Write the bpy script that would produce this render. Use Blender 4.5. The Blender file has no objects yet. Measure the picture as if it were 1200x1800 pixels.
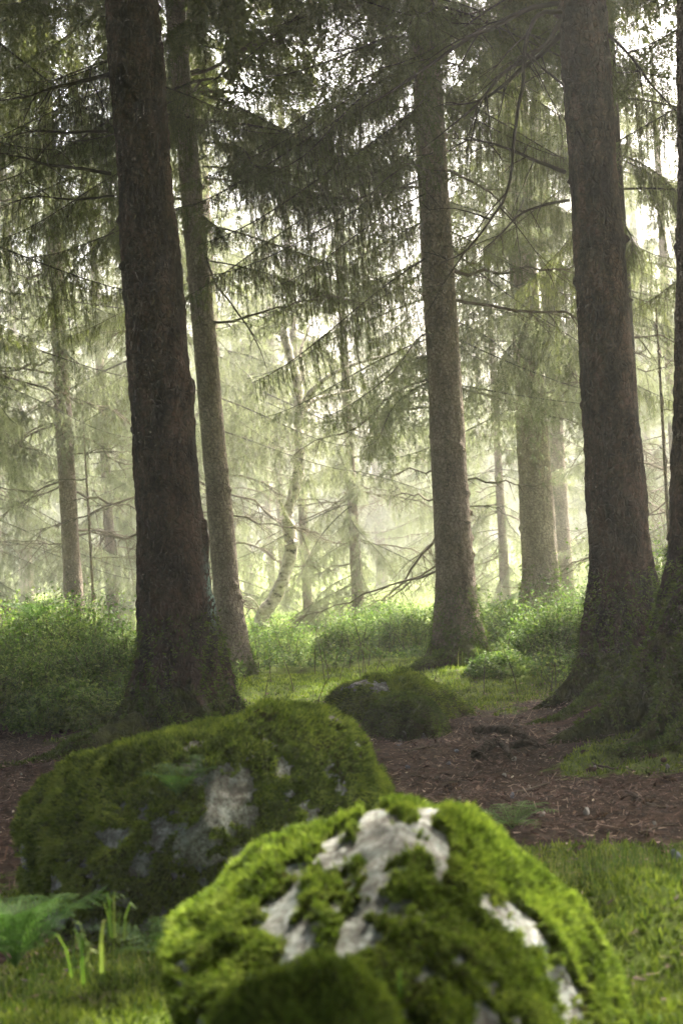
import bpy, bmesh, math, random
import numpy as np
from mathutils import Vector, Matrix

# ------------------------------------------------------------------ camera, sky, sun, exposure
S = bpy.context.scene
COL = S.collection
CAM_H = 1.3
ROLL = math.radians(3.2)
FPX = 2500.0                                   # focal length in photo pixels (50 mm on 36 mm tall)
cd = bpy.data.cameras.new('camera'); cam = bpy.data.objects.new('camera', cd); COL.objects.link(cam)
cd.sensor_fit = 'VERTICAL'; cd.sensor_height = 36; cd.sensor_width = 24; cd.lens = 50
cd.clip_end = 600; cd.clip_start = 0.05
cr, sr = math.cos(ROLL), math.sin(ROLL)
cam.matrix_world = Matrix(((cr, sr, 0, 0), (0, 0, -1, 0), (-sr, cr, 0, CAM_H), (0, 0, 0, 1)))
cd.dof.use_dof = True; cd.dof.focus_distance = 9.3; cd.dof.aperture_fstop = 3.3
S.camera = cam

SUN_AZ, SUN_EL = math.radians(38), math.radians(52)     # azimuth to the right of the view direction
W = bpy.data.worlds.new('World'); S.world = W; W.use_nodes = True
nt = W.node_tree; nt.nodes.clear()
sky = nt.nodes.new('ShaderNodeTexSky'); sky.sky_type = 'NISHITA'; sky.sun_disc = False
sky.sun_elevation = SUN_EL; sky.sun_rotation = SUN_AZ
sky.dust_density = 9.0; sky.ozone_density = 0.0
bgn = nt.nodes.new('ShaderNodeBackground'); bgn.inputs[1].default_value = 0.15
out = nt.nodes.new('ShaderNodeOutputWorld')
nt.links.new(sky.outputs[0], bgn.inputs[0]); nt.links.new(bgn.outputs[0], out.inputs[0])
sl = bpy.data.lights.new('sun', 'SUN'); sl.energy = 5.0; sl.angle = math.radians(2.5); sl.color = (1, .95, .85)
so = bpy.data.objects.new('sun', sl); COL.objects.link(so)
sd = Vector((math.sin(SUN_AZ)*math.cos(SUN_EL), math.cos(SUN_AZ)*math.cos(SUN_EL), math.sin(SUN_EL)))
so.rotation_euler = sd.to_track_quat('Z', 'Y').to_euler(); so.location = (8, 18, 30)
S.view_settings.view_transform = 'Standard'; S.view_settings.look = 'None'
S.view_settings.gamma = 1; S.view_settings.exposure = 2.95
S.render.engine = 'CYCLES'
cy = S.cycles
cy.use_denoising = True; cy.max_bounces = 6; cy.diffuse_bounces = 3; cy.glossy_bounces = 2
cy.transmission_bounces = 4; cy.volume_bounces = 1; cy.transparent_max_bounces = 8
cy.sample_clamp_indirect = 4; cy.use_adaptive_sampling = True; cy.adaptive_threshold = 0.02
HAZE = 0.0050

# ------------------------------------------------------------------ helpers
rng = np.random.default_rng(7)
random.seed(7)
_lat = np.random.default_rng(1).random((64, 64, 64)).astype(np.float32)*2-1
def noise(P, f=1.0, off=0.0):
    P = np.asarray(P, float)*f + 31.7 + off
    i = np.floor(P).astype(int); t = P-i; t = t*t*(3-2*t)
    i0 = i & 63; i1 = (i+1) & 63
    x0, y0, z0 = i0.T; x1, y1, z1 = i1.T; u, v, w = t.T
    L = _lat
    a = L[x0,y0,z0]*(1-u)+L[x1,y0,z0]*u; b = L[x0,y1,z0]*(1-u)+L[x1,y1,z0]*u
    c = L[x0,y0,z1]*(1-u)+L[x1,y0,z1]*u; d = L[x0,y1,z1]*(1-u)+L[x1,y1,z1]*u
    return (a*(1-v)+b*v)*(1-w)+(c*(1-v)+d*v)*w
def fbm(P, f=1.0, o=4, off=0.0, g=0.5):
    s = 0; a = 1; n = 0
    for k in range(o):
        s = s + a*noise(P, f*2**k, off+k*7.3); n += a; a *= g
    return s/n
def sstep(a, b, x):
    t = np.clip((x-a)/(b-a), 0, 1); return t*t*(3-2*t)
def unit(v):
    return v/np.maximum(np.linalg.norm(v, axis=-1, keepdims=True), 1e-9)

def build(name, V, F, mat, parent=None, smooth=False, attrs=None, midx=None):
    """F: (n,3) or (n,4) index array, or a list of such arrays; one mesh object"""
    me = make_mesh(name, V, F, mat, smooth, attrs, midx)
    return link(name, me, parent)
def make_mesh(name, V, F, mat, smooth=False, attrs=None, midx=None):
    V = np.asarray(V, np.float32).reshape(-1, 3)
    Fs = F if isinstance(F, list) else [F]
    Fs = [np.asarray(f, np.int32) for f in Fs if len(f)]
    tot = np.concatenate([np.full(len(f), f.shape[1], np.int32) for f in Fs])
    idx = np.concatenate([f.ravel() for f in Fs])
    me = bpy.data.meshes.new(name)
    me.vertices.add(len(V)); me.vertices.foreach_set('co', V.ravel())
    me.loops.add(len(idx)); me.loops.foreach_set('vertex_index', idx)
    me.polygons.add(len(tot))
    st = np.zeros(len(tot), np.int32); st[1:] = np.cumsum(tot)[:-1]
    me.polygons.foreach_set('loop_start', st); me.polygons.foreach_set('loop_total', tot)
    mats = mat if isinstance(mat, (list, tuple)) else [mat]
    for m in mats: me.materials.append(m)
    if midx is not None: me.polygons.foreach_set('material_index', np.asarray(midx, np.int32))
    me.polygons.foreach_set('use_smooth', np.full(len(tot), smooth))
    for k, a in (attrs or {}).items():
        at = me.attributes.new(k, 'FLOAT', 'POINT'); at.data.foreach_set('value', np.asarray(a, np.float32))
    me.update(calc_edges=True)
    return me
def link(name, data, parent=None):
    o = bpy.data.objects.new(name, data); COL.objects.link(o)
    if parent is not None: o.parent = parent
    return o
def tag(o, label, cat, group=None, kind=None):
    o['label'] = label; o['category'] = cat
    if group: o['group'] = group
    if kind: o['kind'] = kind
    return o
def thing(name, loc, label, cat, group=None, rz=0):
    o = bpy.data.objects.new(name, None); COL.objects.link(o); o.empty_display_size = .2
    o.location = loc; o.rotation_euler = (0, 0, rz)
    return tag(o, label, cat, group)

def place(px, py, dist):
    """photo pixel + distance along the view -> world"""
    u, v = px-600, 900-py
    return Vector(((u*cr+v*sr)/FPX*dist, dist, CAM_H+(-u*sr+v*cr)/FPX*dist))

# ------------------------------------------------------------------ terrain height
MOUNDS = [(1.95, 7.35, .95, .20), (1.80, 8.75, .8, .12), (.92, 11.0, .9, .07), (-1.05, 8.45, .7, .08),
          (-2.6, 10.3, 1.1, .10), (2.9, 10.5, 1.4, .12), (1.1, 4.2, .6, .10), (-1.6, 3.6, .7, .06), (1.8, 12.5, 1.2, .05),
          (.2, 12.6, 1.1, .03), (-1.2, 13.2, 1.2, .04)]
def hgt(x, y):
    x = np.asarray(x, float); y = np.asarray(y, float)
    P = np.stack([x, y, x*0], -1).reshape(-1, 3)
    n = (fbm(P, .35, 3)*.10 + fbm(P, 1.7, 3, 5)*.045).reshape(x.shape)
    z = n - .02
    for a, b, r, h in MOUNDS:
        z = z + h*np.exp(-((x-a)**2+(y-b)**2)/(r*r)*1.2)
    z = z - .25*sstep(11.5, 16, y) - .8*sstep(17, 45, y)
    return z
def h1(x, y): return float(hgt(np.array([x]), np.array([y]))[0])
def mossness(x, y):
    P = np.stack([x, y, x*0], -1).reshape(-1, 3)
    n = fbm(P, 1.1, 4, 11).reshape(x.shape)
    path = sstep(5.2, 5.7, y+.35*n)*(1-sstep(8.2, 9.3, y+1.2*n-.25*np.clip(-x, 0, 3)))
    left = (1-sstep(-1.2, -.5, x))*(1-sstep(5.0, 6.0, y))*.55
    m = 1-path*.98-left
    for a, b, r in ((1.95, 7.2, .75), (1.85, 8.6, .6), (-1.1, 8.4, .6), (.42, 5.75, .16), (2.0, 6.2, .35), (1.3, 6.9, .3)):
        m = m+.9*np.exp(-((x-a)**2+(y-b)**2)/(r*r))
    return np.clip(m+n*.75, 0, 1)

# ------------------------------------------------------------------ materials
def mat(name):
    m = bpy.data.materials.new(name); m.use_nodes = True
    t = m.node_tree; t.nodes.clear()
    o = t.nodes.new('ShaderNodeOutputMaterial')
    return m, t, o
def N(t, k, **kw):
    n = t.nodes.new(k)
    for a, b in kw.items():
        if a in n.inputs.keys(): n.inputs[a].default_value = b
        else: setattr(n, a, b)
    return n
def L(t, a, b): t.links.new(a, b)
def ramp(t, src, stops, interp='LINEAR'):
    r = t.nodes.new('ShaderNodeValToRGB'); r.color_ramp.interpolation = interp
    e = r.color_ramp.elements
    while len(e) < len(stops): e.new(.5)
    for k, (p, c) in enumerate(stops):
        e[k].position = p; e[k].color = (c[0], c[1], c[2], 1) if isinstance(c, tuple) else (c, c, c, 1)
    L(t, src, r.inputs[0]); return r.outputs[0]
def tex(t, scale, detail=5, rough=.6, stretch=(1, 1, 1), dist=0):
    tc = N(t, 'ShaderNodeTexCoord'); mp = N(t, 'ShaderNodeMapping'); mp.inputs['Scale'].default_value = stretch
    L(t, tc.outputs['Object'], mp.inputs[0])
    n = N(t, 'ShaderNodeTexNoise'); n.inputs['Scale'].default_value = scale; n.inputs['Detail'].default_value = detail
    n.inputs['Roughness'].default_value = rough; n.inputs['Distortion'].default_value = dist
    L(t, mp.outputs[0], n.inputs[0]); return n.outputs[0]
def mix(t, f, a, b, mode='MIX'):
    m = t.nodes.new('ShaderNodeMix'); m.data_type = 'RGBA'; m.blend_type = mode
    for s, i in ((f, 0), (a, 6), (b, 7)):
        if hasattr(s, 'default_value'): L(t, s, m.inputs[i])
        elif i == 0: m.inputs[0].default_value = s
        else: m.inputs[i].default_value = (s[0], s[1], s[2], 1)
    return m.outputs[2]
def attr(t, name):
    a = t.nodes.new('ShaderNodeAttribute'); a.attribute_name = name; return a.outputs['Fac']
def math_(t, op, a, b=None):
    m = t.nodes.new('ShaderNodeMath'); m.operation = op
    for s, i in ((a, 0), (b, 1)):
        if s is None: continue
        if hasattr(s, 'default_value'): L(t, s, m.inputs[i])
        else: m.inputs[i].default_value = s
    return m.outputs[0]
def leafy(name, c1, c2, c3, scale, transl=.35, rough=.6, spec=.25, tint=1.0):
    m, t, o = mat(name)
    geo = N(t, 'ShaderNodeNewGeometry'); n = math_(t, 'ADD', tex(t, scale, 4, .6), math_(t, 'MULTIPLY', math_(t, 'SUBTRACT', geo.outputs['Random Per Island'], .5), .34))
    c = ramp(t, n, [(.3, c1), (.5, c2), (.7, c3)])
    p = N(t, 'ShaderNodeBsdfPrincipled'); p.inputs['Roughness'].default_value = rough
    p.inputs['Specular IOR Level'].default_value = spec
    L(t, c, p.inputs['Base Color'])
    tr = N(t, 'ShaderNodeBsdfTranslucent')
    L(t, mix(t, 1.0, c, (1.2*tint, 1.28*tint, .85*tint), 'MULTIPLY'), tr.inputs[0])
    ms = N(t, 'ShaderNodeMixShader'); ms.inputs[0].default_value = transl
    L(t, p.outputs[0], ms.inputs[1]); L(t, tr.outputs[0], ms.inputs[2]); L(t, ms.outputs[0], o.inputs[0])
    return m
M = {}
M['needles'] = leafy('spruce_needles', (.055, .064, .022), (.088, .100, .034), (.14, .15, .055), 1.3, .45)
M['needles_misted'] = leafy('mist_paled_needles', (.105, .115, .080), (.145, .158, .110), (.195, .205, .150), 1.6, .45)  # background needles lightened and greyed: mist and glow put into the colour
M['bilberry'] = leafy('bilberry_leaves', (.04, .085, .014), (.11, .19, .030), (.24, .31, .08), 2.5, .45)
M['grass'] = leafy('grass_blades', (.06, .12, .016), (.11, .18, .026), (.24, .26, .08), 4, .4)
M['fern'] = leafy('fern_fronds', (.045, .10, .018), (.075, .16, .03), (.13, .23, .055), 6, .4)
M['moss_tufts'] = leafy('moss_tufts', (.040, .065, .008), (.14, .20, .026), (.26, .32, .05), 9, .35, .8, .1)
M['moss_dark'] = leafy('dark_moss_tufts', (.035, .060, .010), (.075, .12, .018), (.13, .18, .03), 9, .3, .8, .1)

def bark(name, base, light, moss_h=.5, moss_amt=.8, lichen=.0):
    m, t, o = mat(name)
    n1 = tex(t, 6, 7, .72, (1, 1, .45)); n2 = tex(t, 38, 5, .75, (1, 1, 1.7)); n3 = tex(t, 2.2, 3, .6)
    n5 = tex(t, 150, 3, .7)
    tc = N(t, 'ShaderNodeTexCoord'); mp = N(t, 'ShaderNodeMapping'); mp.inputs['Scale'].default_value = (1, 1, .62); L(t, tc.outputs['Object'], mp.inputs[0])
    wv = N(t, 'ShaderNodeVectorMath', operation='ADD'); wn = N(t, 'ShaderNodeTexNoise'); wn.inputs['Scale'].default_value = 14; L(t, mp.outputs[0], wn.inputs[0])
    ws = N(t, 'ShaderNodeVectorMath', operation='SCALE'); L(t, wn.outputs['Color'], ws.inputs[0]); ws.inputs['Scale'].default_value = .05
    L(t, mp.outputs[0], wv.inputs[0]); L(t, ws.outputs[0], wv.inputs[1])
    vo = N(t, 'ShaderNodeTexVoronoi', feature='DISTANCE_TO_EDGE'); vo.inputs['Scale'].default_value = 34; L(t, wv.outputs[0], vo.inputs['Vector'])
    crack = ramp(t, vo.outputs['Distance'], [(.0, 0.), (.2, 1.)])
    c = mix(t, ramp(t, n1, [(.42, 0.), (.62, 1.)]), base, light)
    c = mix(t, ramp(t, n2, [(.32, 0.), (.55, 1.)]), mix(t, .75, c, tuple(b*.28 for b in base)), c)
    c = mix(t, crack, mix(t, .45, c, tuple(b*.2 for b in base)), c)
    # pale speckles of crustose lichen
    c = mix(t, math_(t, 'MULTIPLY', ramp(t, n5, [(.60, 0.), (.70, .75)]), ramp(t, n3, [(.4, 0.), (.6, 1.)])), c, tuple(min(1, b*1.9+.03) for b in light))
    if lichen:
        a = attr(t, 'lichen')
        k = math_(t, 'MULTIPLY', a, ramp(t, tex(t, 26, 5, .7), [(.46, 0.), (.53, 1.)]))
        c = mix(t, k, c, (.17, .26, .22))
    g = attr(t, 'moss')
    k = math_(t, 'MULTIPLY', ramp(t, math_(t, 'ADD', g, math_(t, 'MULTIPLY', math_(t, 'SUBTRACT', tex(t, 7, 5, .7), .5), 1.6)), [(.42, 0.), (.62, 1.)]), moss_amt)
    c = mix(t, k, c, ramp(t, tex(t, 14, 3), [(.35, (.030, .042, .009)), (.65, (.085, .105, .02))]))
    p = N(t, 'ShaderNodeBsdfPrincipled'); p.inputs['Roughness'].default_value = .88; p.inputs['Specular IOR Level'].default_value = .15
    L(t, c, p.inputs['Base Color'])
    b = N(t, 'ShaderNodeBump'); b.inputs['Strength'].default_value = .9; b.inputs['Distance'].default_value = .022
    hsum = math_(t, 'ADD', math_(t, 'ADD', math_(t, 'MULTIPLY', n2, .7), math_(t, 'MULTIPLY', crack, .5)), math_(t, 'MULTIPLY', n5, .25)); L(t, hsum, b.inputs['Height'])
    L(t, b.outputs[0], p.inputs['Normal']); L(t, p.outputs[0], o.inputs[0])
    return m
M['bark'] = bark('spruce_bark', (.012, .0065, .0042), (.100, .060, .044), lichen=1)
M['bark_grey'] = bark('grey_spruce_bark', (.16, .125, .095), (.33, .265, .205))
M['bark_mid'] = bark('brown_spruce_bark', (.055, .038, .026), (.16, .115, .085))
M['bark_lifted'] = bark('brightened_spruce_bark', (.22, .18, .14), (.40, .33, .27))  # bark colour raised to brighten trunks standing in shade and mist
def simple(name, cols, scale, rough=.85, bump=0, bscale=40, stretch=(1, 1, 1), spec=.2):
    m, t, o = mat(name)
    c = ramp(t, tex(t, scale, 6, .65, stretch), cols)
    p = N(t, 'ShaderNodeBsdfPrincipled'); p.inputs['Roughness'].default_value = rough; p.inputs['Specular IOR Level'].default_value = spec
    L(t, c, p.inputs['Base Color'])
    if bump:
        b = N(t, 'ShaderNodeBump'); b.inputs['Strength'].default_value = .8; b.inputs['Distance'].default_value = bump
        L(t, tex(t, bscale, 5, .7), b.inputs['Height']); L(t, b.outputs[0], p.inputs['Normal'])
    L(t, p.outputs[0], o.inputs[0]); return m
M['twig'] = simple('dead_twig_bark', [(.3, (.05, .037, .026)), (.6, (.10, .08, .055)), (.75, (.10, .115, .04))], 6)
M['dark_twig'] = simple('dark_branch_bark', [(.3, (.022, .017, .013)), (.7, (.045, .038, .025))], 6)
def islands(name, cols):
    m, t, o = mat(name); geo = N(t, 'ShaderNodeNewGeometry'); p = N(t, 'ShaderNodeBsdfPrincipled'); p.inputs['Roughness'].default_value = .8
    L(t, ramp(t, geo.outputs['Random Per Island'], cols), p.inputs['Base Color']); L(t, p.outputs[0], o.inputs[0]); return m
M['litter'] = islands('needle_litter', [(0, (.018, .009, .006)), (.45, (.07, .036, .024)), (.8, (.15, .085, .055)), (1, (.34, .25, .18))])
M['litter_old'] = simple('needle_litter', [(.36, (.022, .010, .007)), (.5, (.07, .034, .022)), (.7, (.17, .10, .068))], 5)
M['pebble'] = simple('grey_stone', [(.3, (.10, .12, .15)), (.7, (.24, .27, .31))], 18, .7, .004)
M['pale_pebble'] = simple('pale_stone', [(.3, (.17, .16, .13)), (.7, (.38, .36, .31))], 18, .7, .004)
M['birch'] = simple('birch_bark', [(.38, (.035, .028, .022)), (.44, (.30, .27, .22)), (.62, (.58, .54, .47))], 13, .7, .004, 30, (1, 1, 1.5))
M['root'] = bark('root_bark', (.045, .032, .022), (.10, .075, .055))
M['cone'] = simple('spruce_cone_scales', [(.4, (.03, .018, .012)), (.7, (.12, .07, .04))], 60)
M['leaf_pale'] = simple('fallen_pale_leaves', [(.3, (.30, .22, .12)), (.7, (.55, .5, .38))], 9, .6)

# rock with lichen
m, t, o = mat('lichened_granite')
n1 = tex(t, 7, 6, .7); n2 = tex(t, 26, 5, .75); n3 = tex(t, 90, 3, .7)
c = ramp(t, n2, [(.32, (.07, .06, .045)), (.45, (.15, .145, .12)), (.55, (.27, .275, .24)), (.66, (.50, .51, .46))])
c = mix(t, ramp(t, n1, [(.5, 0.), (.64, .6)]), c, (.26, .32, .29))
c = mix(t, ramp(t, n3, [(.50, 0.), (.60, .85)]), c, (.07, .06, .04))
p = N(t, 'ShaderNodeBsdfPrincipled'); p.inputs['Roughness'].default_value = .8
L(t, c, p.inputs['Base Color'])
b = N(t, 'ShaderNodeBump'); b.inputs['Distance'].default_value = .012; L(t, n2, b.inputs['Height']); L(t, b.outputs[0], p.inputs['Normal'])
L(t, p.outputs[0], o.inputs[0]); M['rock'] = m

def mossmat(name, stops):
    m, t, o = mat(name)
    c = ramp(t, tex(t, 11, 6, .7), stops)
    c = mix(t, ramp(t, tex(t, 60, 3, .7), [(.3, .8), (.55, 0.)]), c, (.03, .025, .008))
    c = mix(t, ramp(t, tex(t, 3.5, 4, .7), [(.50, 0.), (.66, .75)]), c, (.055, .042, .016))
    p = N(t, 'ShaderNodeBsdfPrincipled'); p.inputs['Roughness'].default_value = .95; p.inputs['Specular IOR Level'].default_value = .05
    L(t, c, p.inputs['Base Color'])
    b = N(t, 'ShaderNodeBump'); b.inputs['Distance'].default_value = .015; b.inputs['Strength'].default_value = 1
    L(t, tex(t, 75, 4, .7), b.inputs['Height']); L(t, b.outputs[0], p.inputs['Normal'])
    L(t, p.outputs[0], o.inputs[0]); return m
M['moss_black'] = mossmat('dark_moss', [(.3, (.012, .012, .005)), (.5, (.025, .032, .007)), (.75, (.05, .065, .01))])
M['moss'] = mossmat('green_moss', [(.3, (.035, .035, .010)), (.45, (.06, .085, .010)), (.6, (.16, .22, .028)), (.75, (.25, .30, .045))])

# ground
m, t, o = mat('forest_floor')
mo = attr(t, 'moss')
brown = ramp(t, tex(t, 16, 7, .75), [(.34, (.010, .006, .004)), (.48, (.040, .022, .015)), (.58, (.085, .050, .034)), (.72, (.18, .12, .085))])
brown = mix(t, ramp(t, tex(t, 3, 4, .6), [(.35, .7), (.6, 0.)]), brown, (.035, .022, .014))
green = ramp(t, tex(t, 9, 6, .7), [(.3, (.05, .05, .015)), (.5, (.105, .15, .027)), (.7, (.20, .26, .05))])
k = ramp(t, math_(t, 'ADD', mo, math_(t, 'MULTIPLY', math_(t, 'SUBTRACT', tex(t, 12, 5, .7), .5), 1.1)), [(.42, 0.), (.60, 1.)])
c = mix(t, k, brown, green)
p = N(t, 'ShaderNodeBsdfPrincipled'); p.inputs['Roughness'].default_value = .95; p.inputs['Specular IOR Level'].default_value = .1
L(t, c, p.inputs['Base Color'])
b = N(t, 'ShaderNodeBump'); b.inputs['Distance'].default_value = .02; L(t, tex(t, 70, 5, .75), b.inputs['Height']); L(t, b.outputs[0], p.inputs['Normal'])
L(t, p.outputs[0], o.inputs[0]); M['ground'] = m

# ------------------------------------------------------------------ ground
def axis(lo, hi, step, far0, far1):
    a = list(np.arange(lo, hi, step)); s = step; v = a[-1]
    while v < far1: s *= 1.12; v += min(s, 3); a.append(v)
    s = step; v = a[0]
    while v > far0: s *= 1.12; v -= min(s, 3); a.insert(0, v)
    return np.array(a)
gx = axis(-3.2, 3.2, .03, -62, 62); gy = axis(2.2, 12.5, .03, -16, 90)
X, Y = np.meshgrid(gx, gy); P = np.stack([X, Y, X*0], -1).reshape(-1, 3)
Z = hgt(X, Y); near = (1-sstep(12, 20, Y))
Z = Z + (fbm(P, 9, 3, 3)*.014).reshape(X.shape)*near + (fbm(P, 4, 2, 9)*.05).reshape(X.shape)*mossness(X, Y)*near
nx, ny = len(gx), len(gy)
I = np.arange(nx*ny).reshape(ny, nx)
F = np.stack([I[:-1,:-1], I[:-1,1:], I[1:,1:], I[1:,:-1]], -1).reshape(-1, 4)
g = build('ground', np.stack([X, Y, Z], -1).reshape(-1, 3), F, M['ground'], smooth=True, attrs={'moss': mossness(X, Y).ravel()})
g['kind'] = 'structure'; g['label'] = 'forest floor of brown needles and moss'

# ------------------------------------------------------------------ tubes
def tube(pts, rad, sides=6, V=None, F=None, noise_amt=0, caps=True):
    """append a tube to lists V (list of arrays), F (list of arrays of quads)"""
    pts = np.asarray(pts, float); rad = np.asarray(rad, float); n = len(pts)
    tg = unit(np.gradient(pts, axis=0))
    ref = np.array([0, 0, 1.]) if abs(tg[0][2]) < .9 else np.array([1., 0, 0])
    u = unit(np.cross(tg, ref)); w = np.cross(tg, u)
    a = np.linspace(0, 2*np.pi, sides, endpoint=False)
    ring = pts[:, None] + rad[:, None, None]*(np.cos(a)[None, :, None]*u[:, None]+np.sin(a)[None, :, None]*w[:, None])
    ring = ring.reshape(-1, 3)
    base = sum(len(v) for v in V)
    i = np.arange(n-1)[:, None]*sides; j = np.arange(sides)[None]; jn = (j+1) % sides
    q = np.stack([i+j, i+jn, i+sides+jn, i+sides+j], -1).reshape(-1, 4)+base
    V.append(ring); F.append(q)
def smooth_path(pts, n):
    pts = np.asarray(pts, float); m = len(pts)
    t = np.linspace(0, m-1, n); i = np.minimum(t.astype(int), m-2); f = (t-i)[:, None]
    Pm = np.vstack([2*pts[0]-pts[1], pts, 2*pts[-1]-pts[-2]])
    a, b, c, d = Pm[i], Pm[i+1], Pm[i+2], Pm[i+3]
    return .5*((2*b)+(-a+c)*f+(2*a-5*b+4*c-d)*f*f+(-a+3*b-3*c+d)*f**3)

# ------------------------------------------------------------------ spruce boughs (prototypes in local space, along +X)
def needle_tris(P, D, Sd, ln, k, nl, r):
    """twiglets at P, direction D, side Sd, length ln; k needle clusters per side"""
    m = len(P)
    s = (np.arange(k)+.3)/k
    out = []
    for sg in (-1, 1):
        jit = r.normal(0, .25, (m, k, 3))
        b = P[:, None]+D[:, None]*(ln[:, None]*s)[..., None]
        d = unit(D[:, None]*.8+sg*Sd[:, None]*.8+jit)
        tip = b+d*(nl*(1.1-.5*s)[None, :, None])*r.uniform(.7, 1.3, (m, k, 1))
        w = D[:, None]*(ln[:, None, None]/k*.30)
        out.append(np.stack([b-w, b+w, tip], 2).reshape(-1, 3))
    # leading tip
    e = P+D*ln[:, None]
    out.append(np.stack([e-Sd*nl*.25, e+Sd*nl*.25, e+D*nl], 1).reshape(-1, 3))
    return np.vstack(out)
def bough(seed, Lb, lod, hang=1.0, density=1.0, bare=.12):
    r = np.random.default_rng(seed)
    n = 14; s = np.linspace(0, 1, n)
    dz = -.26*s - .34*s*s + .20*s**4; dy = r.normal(0, .10)*s*s+.045*np.sin(s*6+r.random()*6)
    ax = np.stack([s*Lb, dy*Lb, dz*Lb], -1)
    TV, TF = [], []
    tube(ax, (.007*(1-s)+.0015)*Lb/2.2+.0015, 4, TV, TF)
    PP, DD, SS, LL = [], [], [], []
    step = (.05, .065, .15)[lod]/density; nodes = np.arange(bare, 1, step/Lb)
    for q in nodes:
        p0 = np.array([np.interp(q, s, ax[:, k]) for k in range(3)])
        tg = np.array([np.interp(min(q+.05, 1), s, ax[:, k]) for k in range(3)])-p0+1e-6; tg = tg/np.linalg.norm(tg)
        for sg in (-1, 1):
            if r.random() < .1: continue
            reach = (.12+.32*math.sin(min(1, q*1.2)*math.pi)**.7)*Lb/2.2*r.uniform(.5, 1.5)
            out = np.array([tg[0]*r.uniform(.05, .5), sg*r.uniform(.1, .8), 0.])
            m = max(3, int(reach/((.045, .055, .12)[lod])))
            dn = hang*r.uniform(.8, 1.9)
            t_ = np.linspace(0, 1, m+1)
            path = p0+out*reach*(t_-.35*t_**2*dn)[:, None]+np.array([0, 0, -1.])*(reach*dn*(1.3*t_**1.2))[:, None]
            path += r.normal(0, .006, path.shape)
            if lod == 0: tube(path[::max(1, m//3)], np.linspace(.003, .0012, len(path[::max(1, m//3)])), 3, TV, TF)
            d = unit(np.diff(path, axis=0)); p = path[:-1]
            side = unit(np.cross(d, r.normal(0, 1, d.shape)+np.array([0, 0, .01])))
            for s2 in (-1, 1):
                dd = unit(d*.8+side*s2*.75+np.array([0, 0, -.5*hang])); sd = unit(np.cross(dd, r.normal(0, 1, d.shape)))
                PP.append(p); DD.append(dd); SS.append(sd); LL.append(r.uniform(.04, .11, len(p))*(1.25-.6*np.linspace(0, 1, len(p)))*(1, 1.2, 2.1)[lod])
            PP.append(p); DD.append(d); SS.append(side); LL.append(np.full(len(p), reach/m))
    PP, DD, SS, LL = map(np.concatenate, (PP, DD, SS, LL))
    nv = needle_tris(PP, DD, SS, LL, (5, 4, 2)[lod], (.019, .024, .055)[lod], r)
    tv = np.vstack(TV); tf = np.vstack(TF)
    tf = np.vstack([tf[:, :3], tf[:, [0, 2, 3]]])
    V = np.vstack([tv, nv]); F = np.vstack([tf, np.arange(len(nv)).reshape(-1, 3)+len(tv)])
    mi = np.concatenate([np.ones(len(tf), int), np.zeros(len(nv)//3, int)])
    return V.astype(np.float32), F, mi
PRO = {0: [bough(100+k, 2.2, 0, hang=(.8, 1.2, .5, 1.0, .65, .4)[k]) for k in range(6)],
       1: [bough(200+k, 2.2, 1, hang=(.8, .4, 1.1, .6, .9)[k]) for k in range(5)],
       2: [bough(300+k, 2.2, 2, hang=(1.0, .7, 1.3)[k], density=1.2) for k in range(3)]}
def assemble(items):
    """items: (lod, variant, loc, azimuth, pitch, roll, scale) -> V, F, midx"""
    Vs, Fs, Ms = [], [], []; n = 0
    for lod, v, loc, az, pt, ro, sc in items:
        V, F, mi = PRO[lod][v]
        c, s_ = math.cos(ro), math.sin(ro); R0 = np.array([[1, 0, 0], [0, c, -s_], [0, s_, c]])
        c, s_ = math.cos(pt), math.sin(pt); R1 = np.array([[c, 0, -s_], [0, 1, 0], [s_, 0, c]])
        c, s_ = math.cos(az), math.sin(az); R2 = np.array([[c, -s_, 0], [s_, c, 0], [0, 0, 1]])
        W_ = (V*sc)@(R2@R1@R0).T+np.array(loc)
        Vs.append(W_); Fs.append(F+n); Ms.append(mi); n += len(V)
    return np.vstack(Vs), np.vstack(Fs), np.concatenate(Ms)
def crown_items(r, z0, z1, len0, base_lod, switch_z=99, per=5, gap=.42, hi_az=None, axis_fn=None, pitch0=.0, keep=1.0):
    it = []; z = z0; a0 = r.random()*6
    while z < z1:
        f = (z-z0)/(z1-z0)
        for k in range(per):
            if r.random() > keep: continue
            az = a0+k*2*math.pi/per+r.normal(0, .25)
            Lb = len0*(1-f)**.75*(.75+.4*r.random())+.25
            if f < .12: Lb *= .8
            lod = base_lod if z < switch_z else 2
            zz = z+r.normal(0, .1)
            cx, cy_ = axis_fn(zz) if axis_fn else (0, 0)
            it.append((lod, int(r.integers(len(PRO[lod]))), (cx, cy_, zz), az, pitch0+.35*f-.05+r.normal(0, .10), r.normal(0, .15), Lb/2.2))
        a0 += 2.4; z += gap*(1-.4*f)*r.uniform(.8, 1.2)
    return it

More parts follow.
